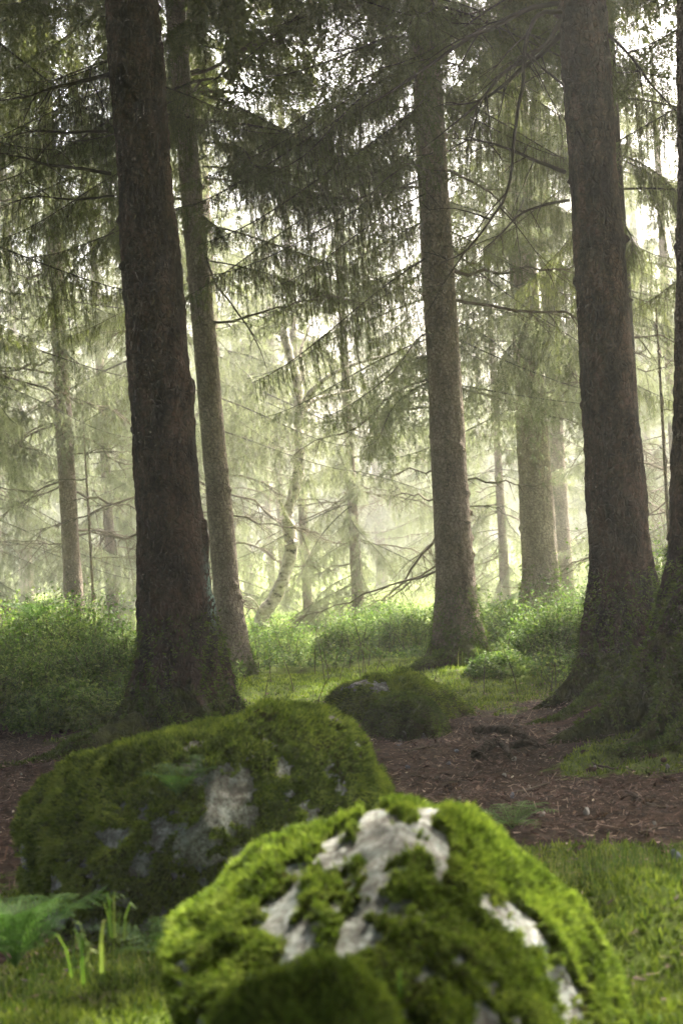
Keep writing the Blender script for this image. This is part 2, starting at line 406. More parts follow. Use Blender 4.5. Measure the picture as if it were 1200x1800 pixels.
# ------------------------------------------------------------------ dead branches (prototypes along +X)
def dead_branch(seed, Lb, thick=.012, sub=14, droop=.15, twigs=True):
    r = np.random.default_rng(seed); TV, TF = [], []
    n = 12; s = np.linspace(0, 1, n)
    wob = np.cumsum(r.normal(0, .02, (n, 2)), axis=0)*Lb
    ax = np.stack([s*Lb, wob[:, 0], -droop*Lb*s+.10*Lb*s**3+wob[:, 1]], -1)
    tube(ax, thick*(1-s)**.8+.0018, 6, TV, TF)
    for k in range(sub):
        q = r.uniform(.12, .97); p0 = np.array([np.interp(q, s, ax[:, j]) for j in range(3)])
        l = Lb*r.uniform(.12, .34)*(1.1-q*.6); sg = 1 if k % 2 else -1
        t_ = np.linspace(0, 1, 6)[:, None]
        d = unit(np.array([r.uniform(.5, 1), sg*r.uniform(.4, 1), r.uniform(-.7, .25)]))
        pth = p0+d*l*t_+np.array([0, 0, -1])*l*.3*t_**2*r.uniform(-.3, 1.2)+np.cumsum(r.normal(0, .012*Lb/2, (6, 3)), 0)*t_
        tube(pth, thick*.38*(1-t_[:, 0])+.0012, 3, TV, TF)
        if twigs:
            for j in range(4):
                i = r.integers(1, 6); p1 = pth[i]; d2 = unit(d+r.normal(0, .6, 3)); l2 = l*r.uniform(.2, .5)
                t2 = np.linspace(0, 1, 4)[:, None]
                tube(p1+d2*l2*t2+np.array([0, 0, -1])*l2*.2*t2**2, .0016*(1-t2[:, 0])+.0009, 3, TV, TF)
    return np.vstack(TV), np.vstack(TF)
DEAD = []
for k in range(6):
    V, F = dead_branch(50+k, (1.6, 1.1, 2.0, .8, 1.4, 1.8)[k], droop=(.15, .05, .25, .1, .3, -.05)[k], sub=(16, 10, 20, 9, 14, 18)[k])
    DEAD.append(make_mesh('dead_branch', V, F, M['twig'], True))
def hand_branch(parent, px_pts, d0, d1, r0, mat_='dark_twig', name='dead_branch', seed=0, sub=8, moss=False):
    """one bent dead branch through photo points, distance running d0 -> d1; parent at its own world location"""
    r = np.random.default_rng(seed+900)
    W_ = np.array([place(x, y, d0+(d1-d0)*k/(len(px_pts)-1)) for k, (x, y) in enumerate(px_pts)])-np.array(parent.location)
    n = len(px_pts)*6; pth = smooth_path(W_, n)+np.cumsum(r.normal(0, .0015, (n, 3)), 0)
    TV, TF = [], []; s = np.linspace(0, 1, n)
    tube(pth, r0*(1-s)**.7+.0018, 7, TV, TF)
    Lb = np.linalg.norm(np.diff(pth, axis=0), axis=1).sum()
    for k in range(sub):
        i = int(r.uniform(.2, .97)*(n-1)); p0 = pth[i]; tg = unit(pth[min(i+1, n-1)]-pth[i-1])
        l = Lb*r.uniform(.10, .30); t_ = np.linspace(0, 1, 6)[:, None]
        d = unit(tg*.7+r.normal(0, .55, 3)+np.array([0, 0, -.2]))
        q = p0+d*l*t_+np.array([0, 0, -1])*l*.25*t_**2+np.cumsum(r.normal(0, .006, (6, 3)), 0)*t_
        tube(q, r0*.33*(1-t_[:, 0])+.0012, 4, TV, TF)
        for j in range(3):
            p1 = q[r.integers(1, 6)]; d2 = unit(d+r.normal(0, .6, 3)); l2 = l*r.uniform(.2, .5); t2 = np.linspace(0, 1, 4)[:, None]
            tube(p1+d2*l2*t2, .0018*(1-t2[:, 0])+.0009, 3, TV, TF)
    return build(name, np.vstack(TV), np.vstack(TF), M[mat_], parent, True)

# ------------------------------------------------------------------ trunks
def tufts(P, Nn, size, r, wid=.25, droop=.3, jit=.6):
    m = len(P)
    d = unit(Nn+r.normal(0, jit, (m, 3))-np.array([0, 0, droop]))
    s = unit(np.cross(d, r.normal(0, 1, (m, 3))))
    l = size*r.uniform(.5, 1.4, (m, 1))
    V = np.stack([P-s*l*wid-Nn*.003, P+s*l*wid-Nn*.003, P+d*l], 1).reshape(-1, 3)
    return V, np.arange(len(V)).reshape(-1, 3)
def trunk_mesh(seed, r0, H, flare, lobes, detail=1, knots=26, lean=(0, 0), rough=1.0, moss_top=.5, scars=(), lichen=None, zfine=6.0, bend=0):
    """returns V,F,attrs; axis passes (0,0,0) at z=0"""
    r = np.random.default_rng(seed)
    sides = (24, 72, 128)[detail]; dz = (.16, .05, .022)[detail]
    zs = list(np.arange(-.2, min(zfine, H), dz)); z = zs[-1]; s = dz
    while z < H: s = min(s*1.25, .5); z += s; zs.append(min(z, H))
    zs = np.array(zs); th = np.linspace(0, 2*np.pi, sides, endpoint=False)
    Zg, T = np.meshgrid(zs, th, indexing='ij'); zc = np.clip(Zg, 0, None)
    R = r0*(1-.55*zc/H)*(1-.45*sstep(.8, 1, zc/H))
    fl = np.exp(-zc/.55)*flare*.22
    lob = np.zeros_like(R)
    for a, amp, w in lobes:
        d = (T-a+.25*np.sin(Zg*9+a)+np.pi) % (2*np.pi)-np.pi
        lob += amp*np.exp(-(np.abs(d)/(w*.62))**1.6)*(np.exp(-zc/.16)*.75+np.exp(-zc/.45)*.30)
    R = R+fl+lob*flare
    P3 = np.stack([np.cos(T)*r0*1.0, np.sin(T)*r0*1.0, Zg], -1).reshape(-1, 3)
    R = R+(fbm(P3, 1.6, 3, seed)*.05*r0*2).reshape(R.shape)
    Pb = P3*np.array([1, 1, .55])
    if detail: R = R+rough*(np.abs(fbm(Pb, 22, 3, seed+5))*.020-.004).reshape(R.shape)*r0/.2+rough*(fbm(P3, 70, 2, seed+2)*.0035).reshape(R.shape)
    for k in range(knots):
        kz = r.uniform(.3, min(zfine, H)); ka = r.uniform(0, 2*np.pi); ks = r.uniform(.016, .032)
        d = ((T-ka+np.pi) % (2*np.pi)-np.pi)*r0
        g_ = np.exp(-((d/ks)**2+((Zg-kz)/(ks*.8))**2)**1.5)
        R = R+r.uniform(.016, .036)*g_
    for kz, ka, hh, ww, amp in scars:        # torn flaps: an abrupt step in the bark
        d = ((T-ka+np.pi) % (2*np.pi)-np.pi)*r0
        n_ = fbm(P3, 14, 3, 77).reshape(R.shape)
        R = R+amp*(1-sstep(.7, 1.0, np.sqrt((d/ww)**2+((Zg-kz)/hh)**2)+n_*.5))*(.5+.5*np.clip((Zg-kz)/hh, -1, 1))
    cx = lean[0]*Zg+bend*np.sin(Zg*.7)*.02; cyy = lean[1]*Zg
    V = np.stack([cx+np.cos(T)*R, cyy+np.sin(T)*R, Zg], -1)
    ns, nr = sides, len(zs)
    i = np.arange(nr-1)[:, None]*ns; j = np.arange(ns)[None]; jn = (j+1) % ns
    F = np.stack([i+j, i+jn, i+ns+jn, i+ns+j], -1).reshape(-1, 4)
    mo = 1.25*np.exp(-zc/moss_top)-.05
    at = {'moss': mo.ravel(), 'lichen': np.zeros(mo.size)}
    if lichen:
        lz, la, lh, lw = lichen
        d = ((T-la+np.pi) % (2*np.pi)-np.pi)*r0
        at['lichen'] = np.clip(np.exp(-(d/lw)**2-((Zg-lz)/lh)**2)*1.3, 0, 1).ravel()
    return V.reshape(-1, 3), F, at, (ns, nr)
def vnormals(V, ns, nr):
    G = V.reshape(nr, ns, 3); du = np.roll(G, -1, 1)-np.roll(G, 1, 1); dv = np.gradient(G, axis=0)
    return unit(np.cross(du, dv)).reshape(-1, 3)
def root_tube(parent, pts, r0, seed, m='root', moss=0.6):
    """surface root: points in world xy; hugs the ground"""
    pts = np.array([(x, y, h1(x, y)+dz) for x, y, dz in pts])-np.array(parent.location)
    n = len(pts)*8; pth = smooth_path(pts, n); r = np.random.default_rng(seed)
    pth += np.stack([fbm(pth, 5, 3, seed+k)*(.09, .09, .03)[k] for k in range(3)], -1)
    TV, TF = [], []; s = np.linspace(0, 1, n)
    tube(pth, (r0*(1-s)**.8+.006)*(1+.15*np.sin(s*17+seed)), 12, TV, TF)
    V = np.vstack(TV); V += unit(V-np.repeat(pth, 12, 0))*(fbm(V, 14, 4, seed, .7)*.03)[:, None]
    mo = np.full(len(V), moss)+(V-np.repeat(pth, 12, 0))[:, 2]*4
    o = build('root', V, np.vstack(TF), M[m], parent, True, {'moss': mo, 'lichen': V[:, 0]*0})
    up = unit(V-np.repeat(pth, 12, 0)); w = np.clip(up[:, 2]+.2, 0, 1)*(fbm(V, 5, 3, seed) > -.25)+1e-6
    q = r.choice(len(V), 5200, p=w/w.sum()); q2 = np.clip(q+12, 0, len(V)-1); f = r.random((5200, 1))
    tv, tf = tufts(V[q]*(1-f)+V[q2]*f+r.normal(0, .006, (5200, 3)), up[q], .016, r, .2, .3); build('moss', tv, tf, M['moss_dark'], o)

def hero_tree(name, px, py, dist, r0, label, H=11, detail=2, flare=.3, lobes=(), seed=1, barkm='bark', crown=None, dead=(), lean=(0, 0),
              moss_n=9000, moss_size=.022, moss_z=.5, **kw):
    b = place(px, py, dist); z = h1(b.x, b.y)
    root = thing(name, (b.x, b.y, z), label, 'tree')
    V, F, at, (ns, nr) = trunk_mesh(seed, r0, H, flare, lobes, detail, lean=lean, moss_top=moss_z*.55, **kw)
    V[:, 2] += (hgt(V[:, 0]+b.x, V[:, 1]+b.y)-z)*np.exp(-np.clip(V[:, 2], 0, 9)/.3)
    build('trunk', V, F, M[barkm], root, True, at)
    r = np.random.default_rng(seed+40)
    if moss_n:
        Nn = vnormals(V, ns, nr); w = np.clip(1.1*np.exp(-np.clip(V[:, 2], 0, 9)/(moss_z*.5)), 0, 1)*(V[:, 2] > -.04)*(fbm(V, 6, 3, 3)+.62 > .45); w = np.where(w > .09, w, 0)
        idx = r.choice(len(V), moss_n, p=w/w.sum()); Q = V[idx]+r.normal(0, .008, (moss_n, 3))
        tv, tf = tufts(Q, Nn[idx], moss_size, r, .2, .5)
        build('moss', tv, tf, M['moss_dark'], root)
    for (hz, az, var, sc, pt) in dead:
        o = link('dead_branch', DEAD[var], root); o.location = (lean[0]*hz, lean[1]*hz, hz); o.rotation_euler = (0, pt, az); o.scale = (sc,)*3
    if crown:
        V, F, mi = assemble(crown(r)); build('crown', V, F, [M['needles'], M['dark_twig']], root, midx=mi)
    return root
def dead_set(r, n, z0, z1, sc=(.6, 1.3)):
    return [(r.uniform(z0, z1), r.uniform(0, 6.28), int(r.integers(6)), r.uniform(*sc), r.uniform(-.25, .35)) for _ in range(n)]
def lobes(*deg_amp): return [(math.radians(a), amp, w) for a, amp, w in deg_amp]

rr = np.random.default_rng(11)
# the two dark trunks in front, the tree cut by the right edge
T1 = hero_tree('spruce_tree', 328, 1275, 8.5, .200, lean=(-.021, 0), label= 'thick dark trunk with torn bark and turquoise lichen, behind the long mossy boulder',
    seed=3, flare=.36, lobes=lobes((182, .8, .4), (-8, .75, .35), (222, .45, .25), (258, .6, .3), (300, .65, .3), (328, .35, .2), (100, .5, .5)), moss_n=16000, moss_z=.55,
    scars=[(2.05, -.95, .16, .09, .035), (1.98, -.25, .13, .05, .045), (1.1, -.12, .2, .035, .035), (2.55, -1.5, .12, .06, .02), (1.55, -1.5, .18, .07, .02)], lichen=(.80, -.30, .16, .04),
    knots=34, dead=dead_set(rr, 4, 4.6, 6), crown=lambda r: crown_items(r, 5.6, 11, 2.5, 2, per=6, gap=.4))
T5 = hero_tree('spruce_tree', 1107, 1240, 8.8, .180, lean=(-.014, 0), label= 'big dark brown spruce trunk on a bright mossy root mound, right side of the path',
    seed=5, flare=.36, lobes=lobes((187, 1.0, .4), (228, .5, .25), (262, .6, .3), (300, .45, .22), (335, .75, .35), (10, .4, .3), (90, .5, .5)), moss_n=20000, moss_z=.6,
    scars=[(2.0, -1.5, .10, .05, .02), (1.5, -.9, .2, .05, .02), (1.0, -1.2, .15, .04, .02)], knots=30,
    crown=lambda r: crown_items(r, 7.5, 11, 1.2, 2, per=5, gap=.5))
T6 = hero_tree('spruce_tree', 1256, 1330, 7.5, .20, lean=(.052, 0), label= 'dark spruce trunk cut off by the right edge, spreading over a broad mossy mound',
    seed=8, flare=.55, lobes=lobes((176, 1.0, .5), (212, .75, .3), (248, .9, .35), (290, .6, .35), (330, .5, .4), (90, .5, .5)), moss_n=34000, moss_z=.7, knots=20,
    crown=lambda r: crown_items(r, 7.5, 11, 1.2, 2, per=5, gap=.5))
# mid-distance trunks
def crown_T2(r):
    it = crown_items(r, 5.0, 6.0, 2.6, 1, 9, per=5, gap=.4, keep=.6)+crown_items(r, 6.0, 7.4, 2.8, 1, per=6, gap=.4)+crown_items(r, 7.4, 10.8, 3.1, 2, per=9, gap=.28)
    for hz, az, Lb in ((3.9, -1.5, 1.1), (4.2, -.2, 1.8), (3.8, .1, 2.0), (4.4, 2.9, 1.6), (4.7, -.5, 2.1), (3.4, 3.0, 1.3), (4.5, -1.2, 2.0), (4.0, -2.4, 1.7), (4.8, -2.0, 2.2), (4.9, .4, 2.2), (3.5, -.3, 1.5), (4.6, -2.9, 2.2), (4.3, -.8, 1.8)):
        it.append((0, int(r.integers(6)), (0, 0, hz), az, .05, 0, Lb/2.2))
    for _ in range(5): it.append((0, int(r.integers(6)), (0, 0, r.uniform(4.6, 6.0)), r.uniform(0, 6.28), r.normal(-.05, .08), 0, r.uniform(.7, 1.05)))
    return it
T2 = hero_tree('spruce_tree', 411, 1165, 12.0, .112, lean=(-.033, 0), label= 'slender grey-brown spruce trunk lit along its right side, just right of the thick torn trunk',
    detail=2, seed=12, flare=.13, barkm='bark_lifted', lobes=lobes((0, .6, .5), (180, .5, .5), (270, .5, .5)), moss_n=3500, moss_z=.3, knots=40,
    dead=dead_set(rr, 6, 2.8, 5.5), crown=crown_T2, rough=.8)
def crown_T3(r):
    it = crown_items(r, 5.1, 6.0, 2.6, 1, 9, per=5, gap=.4, keep=.6)+crown_items(r, 6.0, 7.4, 2.8, 1, per=6, gap=.4)+crown_items(r, 7.4, 10.8, 3.1, 2, per=9, gap=.28)
    for hz, az, Lb in ((3.9, 3.3, 1.9), (3.6, 3.05, 1.5), (4.4, 3.6, 2.2), (3.5, -.15, .9), (4.6, -.4, 1.6), (4.9, 3.1, 2.1), (4.1, -2.2, 1.4), (3.2, 2.9, 1.2), (4.75, -1.3, 1.0), (4.2, 3.0, 2.3), (4.7, 3.5, 2.3), (3.8, -2.6, 1.6), (4.9, -2.3, 2.0), (4.6, -1.9, 1.9), (4.9, .1, 1.8), (3.3, 3.3, 1.7), (4.5, -.8, 1.5)):
        it.append((0, int(r.integers(6)), (0, 0, hz), az, -.1+r.normal(0, .05), 0, Lb/2.2))
    for _ in range(6): it.append((0, int(r.integers(6)), (0, 0, r.uniform(4.5, 6.0)), r.uniform(0, 6.28), r.normal(-.05, .08), 0, r.uniform(.7, 1.05)))
    return it
T3 = hero_tree('spruce_tree', 810, 1180, 11.4, .146, 'straight knobbly spruce trunk with mossy foot, alone near the middle behind the low boulder',
    detail=2, seed=14, flare=.19, barkm='bark_grey', lobes=lobes((185, 1.0, .45), (0, .5, .4), (280, .6, .5)), moss_n=9000, moss_z=.5, knots=70,
    dead=dead_set(rr, 9, 2.7, 5.2), crown=crown_T3, rough=.8)
def crown_T4(r):
    it = crown_items(r, 4.6, 10.5, 2.3, 1, 8, per=5, gap=.42, keep=.75)
    for hz, az, Lb in ((3.4, -2.0, 1.6), (3.2, -1.2, 1.8), (3.6, -2.7, 1.9), (3.0, -1.7, 1.2), (4.0, -.5, 1.9), (3.7, -1.5, 2.0), (4.3, 3.5, 2.1), (4.4, -2.3, 1.9), (4.8, -1.0, 2.2), (4.9, -1.8, 2.3), (4.2, -.9, 2.0), (3.9, -2.4, 2.1), (3.3, -.7, 1.9), (4.6, -2.8, 2.2), (4.6, -.2, 2.2)):
        it.append((0, int(r.integers(6)), (0, 0, hz), az, -.05+r.normal(0, .05), 0, Lb/2.2))
    return it
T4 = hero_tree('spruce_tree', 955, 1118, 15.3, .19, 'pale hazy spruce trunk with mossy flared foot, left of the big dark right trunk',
    detail=1, seed=17, flare=.26, barkm='bark_lifted', lobes=lobes((190, .8, .5), (-10, .8, .5), (270, .6, .5)), moss_n=7000, moss_z=.7, moss_size=.035, knots=30,
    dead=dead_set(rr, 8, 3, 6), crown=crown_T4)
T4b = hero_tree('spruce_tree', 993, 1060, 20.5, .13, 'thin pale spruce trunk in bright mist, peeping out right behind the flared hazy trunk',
    detail=1, seed=18, flare=.15, barkm='bark_lifted', moss_n=1500, moss_z=.4, moss_size=.04, knots=24, crown=lambda r: crown_items(r, 5.5, 10.5, 1.8, 1, 9, per=4, gap=.5))
def crown_T0(r):
    it = crown_items(r, 5.2, 17, 2.6, 1, 10, per=5, gap=.42)
    for hz, az, Lb in ((3.6, -.9, 1.7), (4.4, -.3, 1.9), (3.9, 3.4, 1.8), (4.8, -1.6, 1.8)): it.append((1, int(r.integers(5)), (0, 0, hz), az, -.05, 0, Lb/2.2))
    return it
T0 = hero_tree('spruce_tree', 133, 1105, 16.0, .105, 'thin leftmost spruce trunk with bare drooping twigs, rising behind the tall bilberry bush',
    detail=1, seed=19, flare=.12, barkm='bark_grey', moss_n=1200, moss_z=.3, knots=24, dead=dead_set(rr, 16, 1.5, 6, (.8, 1.5)), crown=crown_T0)
for k, (x, y, lab) in enumerate(((2.28, 11.4, 'spruce standing straight behind the big dark right trunk, added for shade, its dark boughs showing'),
        (-1.36, 11.3, 'spruce standing straight behind the thick torn trunk, added for shade, its dark boughs showing'),
        (3.9, 10.8, 'spruce added for shade right of the view whose boughs reach into the top right corner'),
        (-3.5, 11.2, 'spruce added for shade left of the view whose boughs reach into the top left corner'))):
    V, F, at, _ = trunk_mesh(95, .15, 11, .15, lobes((0, .5, .5), (120, .6, .5), (240, .5, .5)), 0, knots=0, moss_top=.3)
    t_ = thing('spruce_tree', (x, y, h1(x, y)-.05), lab, 'tree'); build('trunk', V, F, M['bark'], t_, True, at)
    r = np.random.default_rng(700+k); it = crown_items(r, 5.9, 7.4, 2.8, 1, per=6, gap=.4)+crown_items(r, 7.4, 10.8, 3.1, 2, per=9, gap=.28)  # dense upper crowns above the frame, added to shade the near air
    for _ in range(7): it.append((0, int(r.integers(6)), (0, 0, r.uniform(3.6, 5.0)), r.uniform(0, 6.28), r.normal(-.05, .08), 0, r.uniform(.6, 1.0)))
    V, F, mi = assemble(it); build('crown', V, F, [M['needles'], M['dark_twig']], t_, midx=mi)
# small trunks in the mist
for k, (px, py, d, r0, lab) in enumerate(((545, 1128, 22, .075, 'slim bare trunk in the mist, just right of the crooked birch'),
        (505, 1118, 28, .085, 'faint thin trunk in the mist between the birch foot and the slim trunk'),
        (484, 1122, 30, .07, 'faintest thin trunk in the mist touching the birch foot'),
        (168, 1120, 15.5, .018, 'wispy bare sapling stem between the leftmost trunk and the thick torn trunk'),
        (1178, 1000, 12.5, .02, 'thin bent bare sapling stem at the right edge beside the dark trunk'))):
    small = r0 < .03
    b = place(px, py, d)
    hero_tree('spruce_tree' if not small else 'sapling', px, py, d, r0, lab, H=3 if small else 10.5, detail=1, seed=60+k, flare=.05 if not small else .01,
        barkm='bark_lifted' if not small else 'bark_grey', moss_n=0, knots=6, rough=.6 if not small else .2, dead=dead_set(rr, 8 if not small else 5, 1.2, 2.8 if small else 6, (.4, .7) if small else (.8, 1.3)),
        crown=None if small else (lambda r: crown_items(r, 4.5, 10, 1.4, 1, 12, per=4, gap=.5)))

# roots spreading over the ground
root_tube(T1, [(-1.2, 8.2, .09), (-1.45, 8.0, .05), (-1.75, 7.85, .0), (-2.1, 7.8, -.05)], .075, 1)
root_tube(T1, [(-.95, 8.3, .08), (-.75, 8.15, .04), (-.5, 8.1, -.05)], .07, 2)
root_tube(T5, [(1.6, 8.55, .08), (1.4, 8.35, .03), (1.15, 8.2, -.02), (.9, 8.2, -.05)], .065, 3)
root_tube(T5, [(1.85, 8.5, .1), (1.85, 8.2, .04), (1.7, 7.95, -.03)], .07, 4)
root_tube(T6, [(1.75, 7.1, .1), (1.5, 6.9, .03), (1.25, 6.95, .0), (1.0, 7.15, -.04)], .06, 5)
root_tube(T6, [(1.85, 7.0, .1), (1.7, 6.6, .04), (1.62, 6.2, -.04)], .07, 6)
root_tube(T3, [(.75, 11.2, .08), (.5, 11.0, .03), (.25, 11.0, -.04)], .06, 7)
root_tube(T3, [(.98, 11.2, .06), (1.15, 10.9, .03), (1.35, 10.8, -.03)], .04, 8)

# hand-bent dead branches seen clearly against the light
HB = [(T5, [(985, 5), (930, 15), (870, 45), (830, 62), (760, 110), (690, 160), (640, 190)], 8.8, 8.0, .016),
      (T5, [(985, 35), (960, 75), (920, 105), (880, 130), (840, 180), (800, 215), (740, 260)], 8.7, 8.1, .014),
      (T5, [(985, 60), (950, 95), (910, 125), (870, 160), (830, 180), (780, 185)], 8.8, 9.3, .017),
      (T5, [(985, 20), (945, 25), (922, 80), (916, 150), (902, 230), (890, 330), (860, 385), (815, 440), (770, 465)], 8.6, 8.0, .013),
      (T5, [(992, 302), (950, 285), (900, 262), (850, 245), (790, 240)], 8.7, 9.6, .012),
      (T5, [(1000, 352), (950, 362), (915, 375), (880, 410), (840, 445)], 8.7, 8.2, .008),
      (T5, [(1060, 55), (1100, 90), (1145, 150), (1185, 195)], 8.8, 8.4, .010),
      (T5, [(990, 150), (950, 115), (925, 95), (880, 120)], 8.8, 8.3, .006),
      (T1, [(195, 130), (150, 140), (90, 150), (40, 165), (-40, 175)], 8.5, 8.0, .012),
      (T1, [(195, 305), (150, 297), (80, 288), (40, 275), (-30, 262)], 8.5, 7.9, .010),
      (T1, [(190, 232), (120, 235), (60, 230), (0, 245)], 8.5, 8.9, .008),
      (T1, [(200, 345), (130, 350), (60, 345), (0, 362)], 8.5, 8.8, .006),
      (T2, [(338, 130), (370, 120), (430, 85), (490, 60), (560, 25), (640, 5)], 12, 11, .014),
      (T2, [(345, 160), (420, 160), (520, 162), (600, 150)], 12, 11.4, .011),
      (T2, [(358, 440), (380, 500), (410, 540), (450, 600), (470, 650)], 12, 11.4, .010),
      (T3, [(795, 40), (740, 40), (660, 45), (580, 30)], 11.4, 10.9, .009),
      (T3, [(765, 330), (700, 330), (640, 345), (600, 360), (540, 380)], 11.4, 10.8, .010),
      (T3, [(790, 300), (840, 325), (870, 345), (905, 385)], 11.4, 11.0, .010),
      (T3, [(745, 190), (690, 190), (620, 195), (560, 185)], 11.4, 11.8, .008),
      (T0, [(108, 742), (60, 760), (20, 785), (-20, 800)], 16, 15.6, .013),
      (T0, [(112, 845), (70, 860), (40, 890)], 16, 15.7, .011),
      (T0, [(112, 800), (170, 795), (230, 795)], 16, 15.6, .008),
      (T0, [(60, 640), (0, 655), (-40, 640)], 16, 15.6, .008)]
for k, (par, pts, d0, d1, r0) in enumerate(HB):
    hand_branch(par, pts, d0, d1, r0, 'dark_twig' if par in (T5, T1) else 'twig', seed=k, sub=9 if r0 > .009 else 6)

# ------------------------------------------------------------------ crooked birch
b = place(470, 1125, 17); bz = h1(b.x, b.y)
BI = thing('birch_tree', (b.x, b.y, bz), 'crooked birch with flaking white bark and forked limbs, leaning in the misty middle', 'tree')
def birch_limb(pts, r0, r1, nm, d=17, dd=0, end=None):
    W_ = np.array([place(x, y, d+dd*k/(len(pts)-1)) for k, (x, y) in enumerate(pts)])-np.array(BI.location)
    n = len(pts)*8; pth = smooth_path(W_, n); TV, TF = [], []; s = np.linspace(0, 1, n)
    tube(pth, r0+(r1-r0)*s, 14, TV, TF); V = np.vstack(TV)
    V += unit(V-np.repeat(pth, 14, 0))*(fbm(V, 7, 3, 4)*.035*r0/.1)[:, None]
    return build(nm, V, np.vstack(TF), M['birch'], BI, True)
birch_limb([(478, 1140), (462, 1110), (462, 1080), (482, 1050), (502, 1005), (512, 960), (506, 905), (518, 860), (527, 800), (524, 745), (526, 695), (514, 640), (500, 590), (498, 540)], .092, .045, 'trunk')
birch_limb([(526, 720), (540, 700), (560, 675), (590, 655), (640, 635), (700, 620)], .045, .012, 'limb', dd=-.5)
birch_limb([(526, 730), (550, 705), (580, 695), (622, 686)], .035, .014, 'limb', dd=.4)
birch_limb([(518, 930), (508, 915), (500, 900), (492, 880)], .03, .012, 'limb', dd=-.3)
birch_limb([(462, 1085), (450, 1060), (438, 1050), (425, 1050)], .016, .006, 'limb', dd=-.3)
birch_limb([(520, 690), (532, 660), (528, 620), (545, 570)], .035, .012, 'limb', dd=.3)
r = np.random.default_rng(5)
Q = unit(r.normal(0, 1, (3500, 3)))*np.array([.17, .17, .16])+np.array([-.10, -.05, .12]); tv, tf = tufts(Q, unit(Q-np.array([-.1, -.05, .1])), .035, r, .25)
build('moss', tv, tf, M['moss_tufts'], BI)
# leafy twigs on the birch: a few hanging sprays
it = [(1, int(r.integers(5)), (place(x, y, 17.0)-b)[:], az, -.2, 0, sc) for x, y, az, sc in ()]

# ------------------------------------------------------------------ background spruces
def bg_crown(seed, z0, H, len0, lod, per=6, gap=.34, pitch=-.02, m='needles', keep=1.0):
    r = np.random.default_rng(seed); V, F, mi = assemble(crown_items(r, z0, H, len0, lod, per=per, gap=gap, pitch0=pitch, keep=keep))
    return make_mesh('crown', V, F, [M[m], M['dark_twig']], midx=mi)
BG = [bg_crown(400, 1.6, 12, 2.4, 2, m='needles_misted', keep=.75), bg_crown(401, .5, 10, 2.4, 2, pitch=-.1, m='needles_misted', keep=.7), bg_crown(402, 2.8, 13, 2.6, 2, 5, .38, m='needles_misted', keep=.8), bg_crown(403, 3.5, 12, 2.2, 2, 5, m='needles_misted', keep=.8)]
MID = [bg_crown(420, 2.8, 9, 2.5, 1, 5, .46, m='needles_misted', keep=.63), bg_crown(421, .5, 6.8, 2.0, 1, 6, .42, -.02, 'needles_misted', keep=.55), bg_crown(422, .3, 5, 1.5, 1, 6, .36, .0, 'needles_misted', keep=.6)]
def bg_trunk(seed, r0, H, m):
    V, F, at, _ = trunk_mesh(seed, r0, H, .15, lobes((0, .5, .5), (120, .6, .5), (240, .5, .5)), 0, knots=0, moss_top=.3)
    return make_mesh('trunk', V, F, M[m], True, at)
TRK = [bg_trunk(90, .15, 12, 'bark_grey'), bg_trunk(91, .08, 7.6, 'bark_grey')]
def bg_tree(x, y, crown, trunk, sc, rz, label, group, dead=6, seed=0):
    t_ = thing('spruce_tree', (x, y, h1(x, y)-.05), label, 'tree', group, rz); t_.scale = (sc,)*3
    link('trunk', trunk, t_); link('crown', crown, t_)
    r_ = np.random.default_rng(seed+500)
    for k in range(dead):
        o = link('dead_branch', DEAD[int(r_.integers(6))], t_); o.location = (0, 0, r_.uniform(.8, 3.5)); o.rotation_euler = (0, r_.uniform(-.2, .3), r_.uniform(0, 6.28)); o.scale = (r_.uniform(.7, 1.3),)*3
    return t_
def at_px(px, d): p = place(px, 900, d); return p.x, d
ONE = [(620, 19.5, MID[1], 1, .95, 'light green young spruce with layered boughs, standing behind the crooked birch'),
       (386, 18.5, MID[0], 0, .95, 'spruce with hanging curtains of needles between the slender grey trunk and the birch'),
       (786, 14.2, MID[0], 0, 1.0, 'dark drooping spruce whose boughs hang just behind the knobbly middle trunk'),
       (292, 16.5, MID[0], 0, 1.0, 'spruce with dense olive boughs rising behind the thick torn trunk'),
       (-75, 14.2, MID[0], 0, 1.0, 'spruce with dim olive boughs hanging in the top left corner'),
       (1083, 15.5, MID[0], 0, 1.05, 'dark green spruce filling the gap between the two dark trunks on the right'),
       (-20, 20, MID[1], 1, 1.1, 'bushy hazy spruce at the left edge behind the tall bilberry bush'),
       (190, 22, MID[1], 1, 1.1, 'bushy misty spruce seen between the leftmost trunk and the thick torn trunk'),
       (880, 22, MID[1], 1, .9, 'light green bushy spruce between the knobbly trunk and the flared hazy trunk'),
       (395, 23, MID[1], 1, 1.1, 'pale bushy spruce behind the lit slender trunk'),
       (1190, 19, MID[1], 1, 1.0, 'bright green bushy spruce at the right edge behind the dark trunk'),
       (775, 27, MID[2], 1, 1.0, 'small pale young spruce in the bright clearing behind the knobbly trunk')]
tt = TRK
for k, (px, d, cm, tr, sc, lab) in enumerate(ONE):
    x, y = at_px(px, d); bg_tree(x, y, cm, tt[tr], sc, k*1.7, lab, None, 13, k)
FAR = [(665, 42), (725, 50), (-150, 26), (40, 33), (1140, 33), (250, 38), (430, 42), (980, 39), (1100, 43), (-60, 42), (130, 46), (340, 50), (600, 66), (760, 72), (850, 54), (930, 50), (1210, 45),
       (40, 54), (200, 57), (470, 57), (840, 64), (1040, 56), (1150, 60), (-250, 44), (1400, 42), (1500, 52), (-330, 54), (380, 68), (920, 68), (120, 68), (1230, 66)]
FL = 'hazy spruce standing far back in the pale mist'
rb = np.random.default_rng(77)
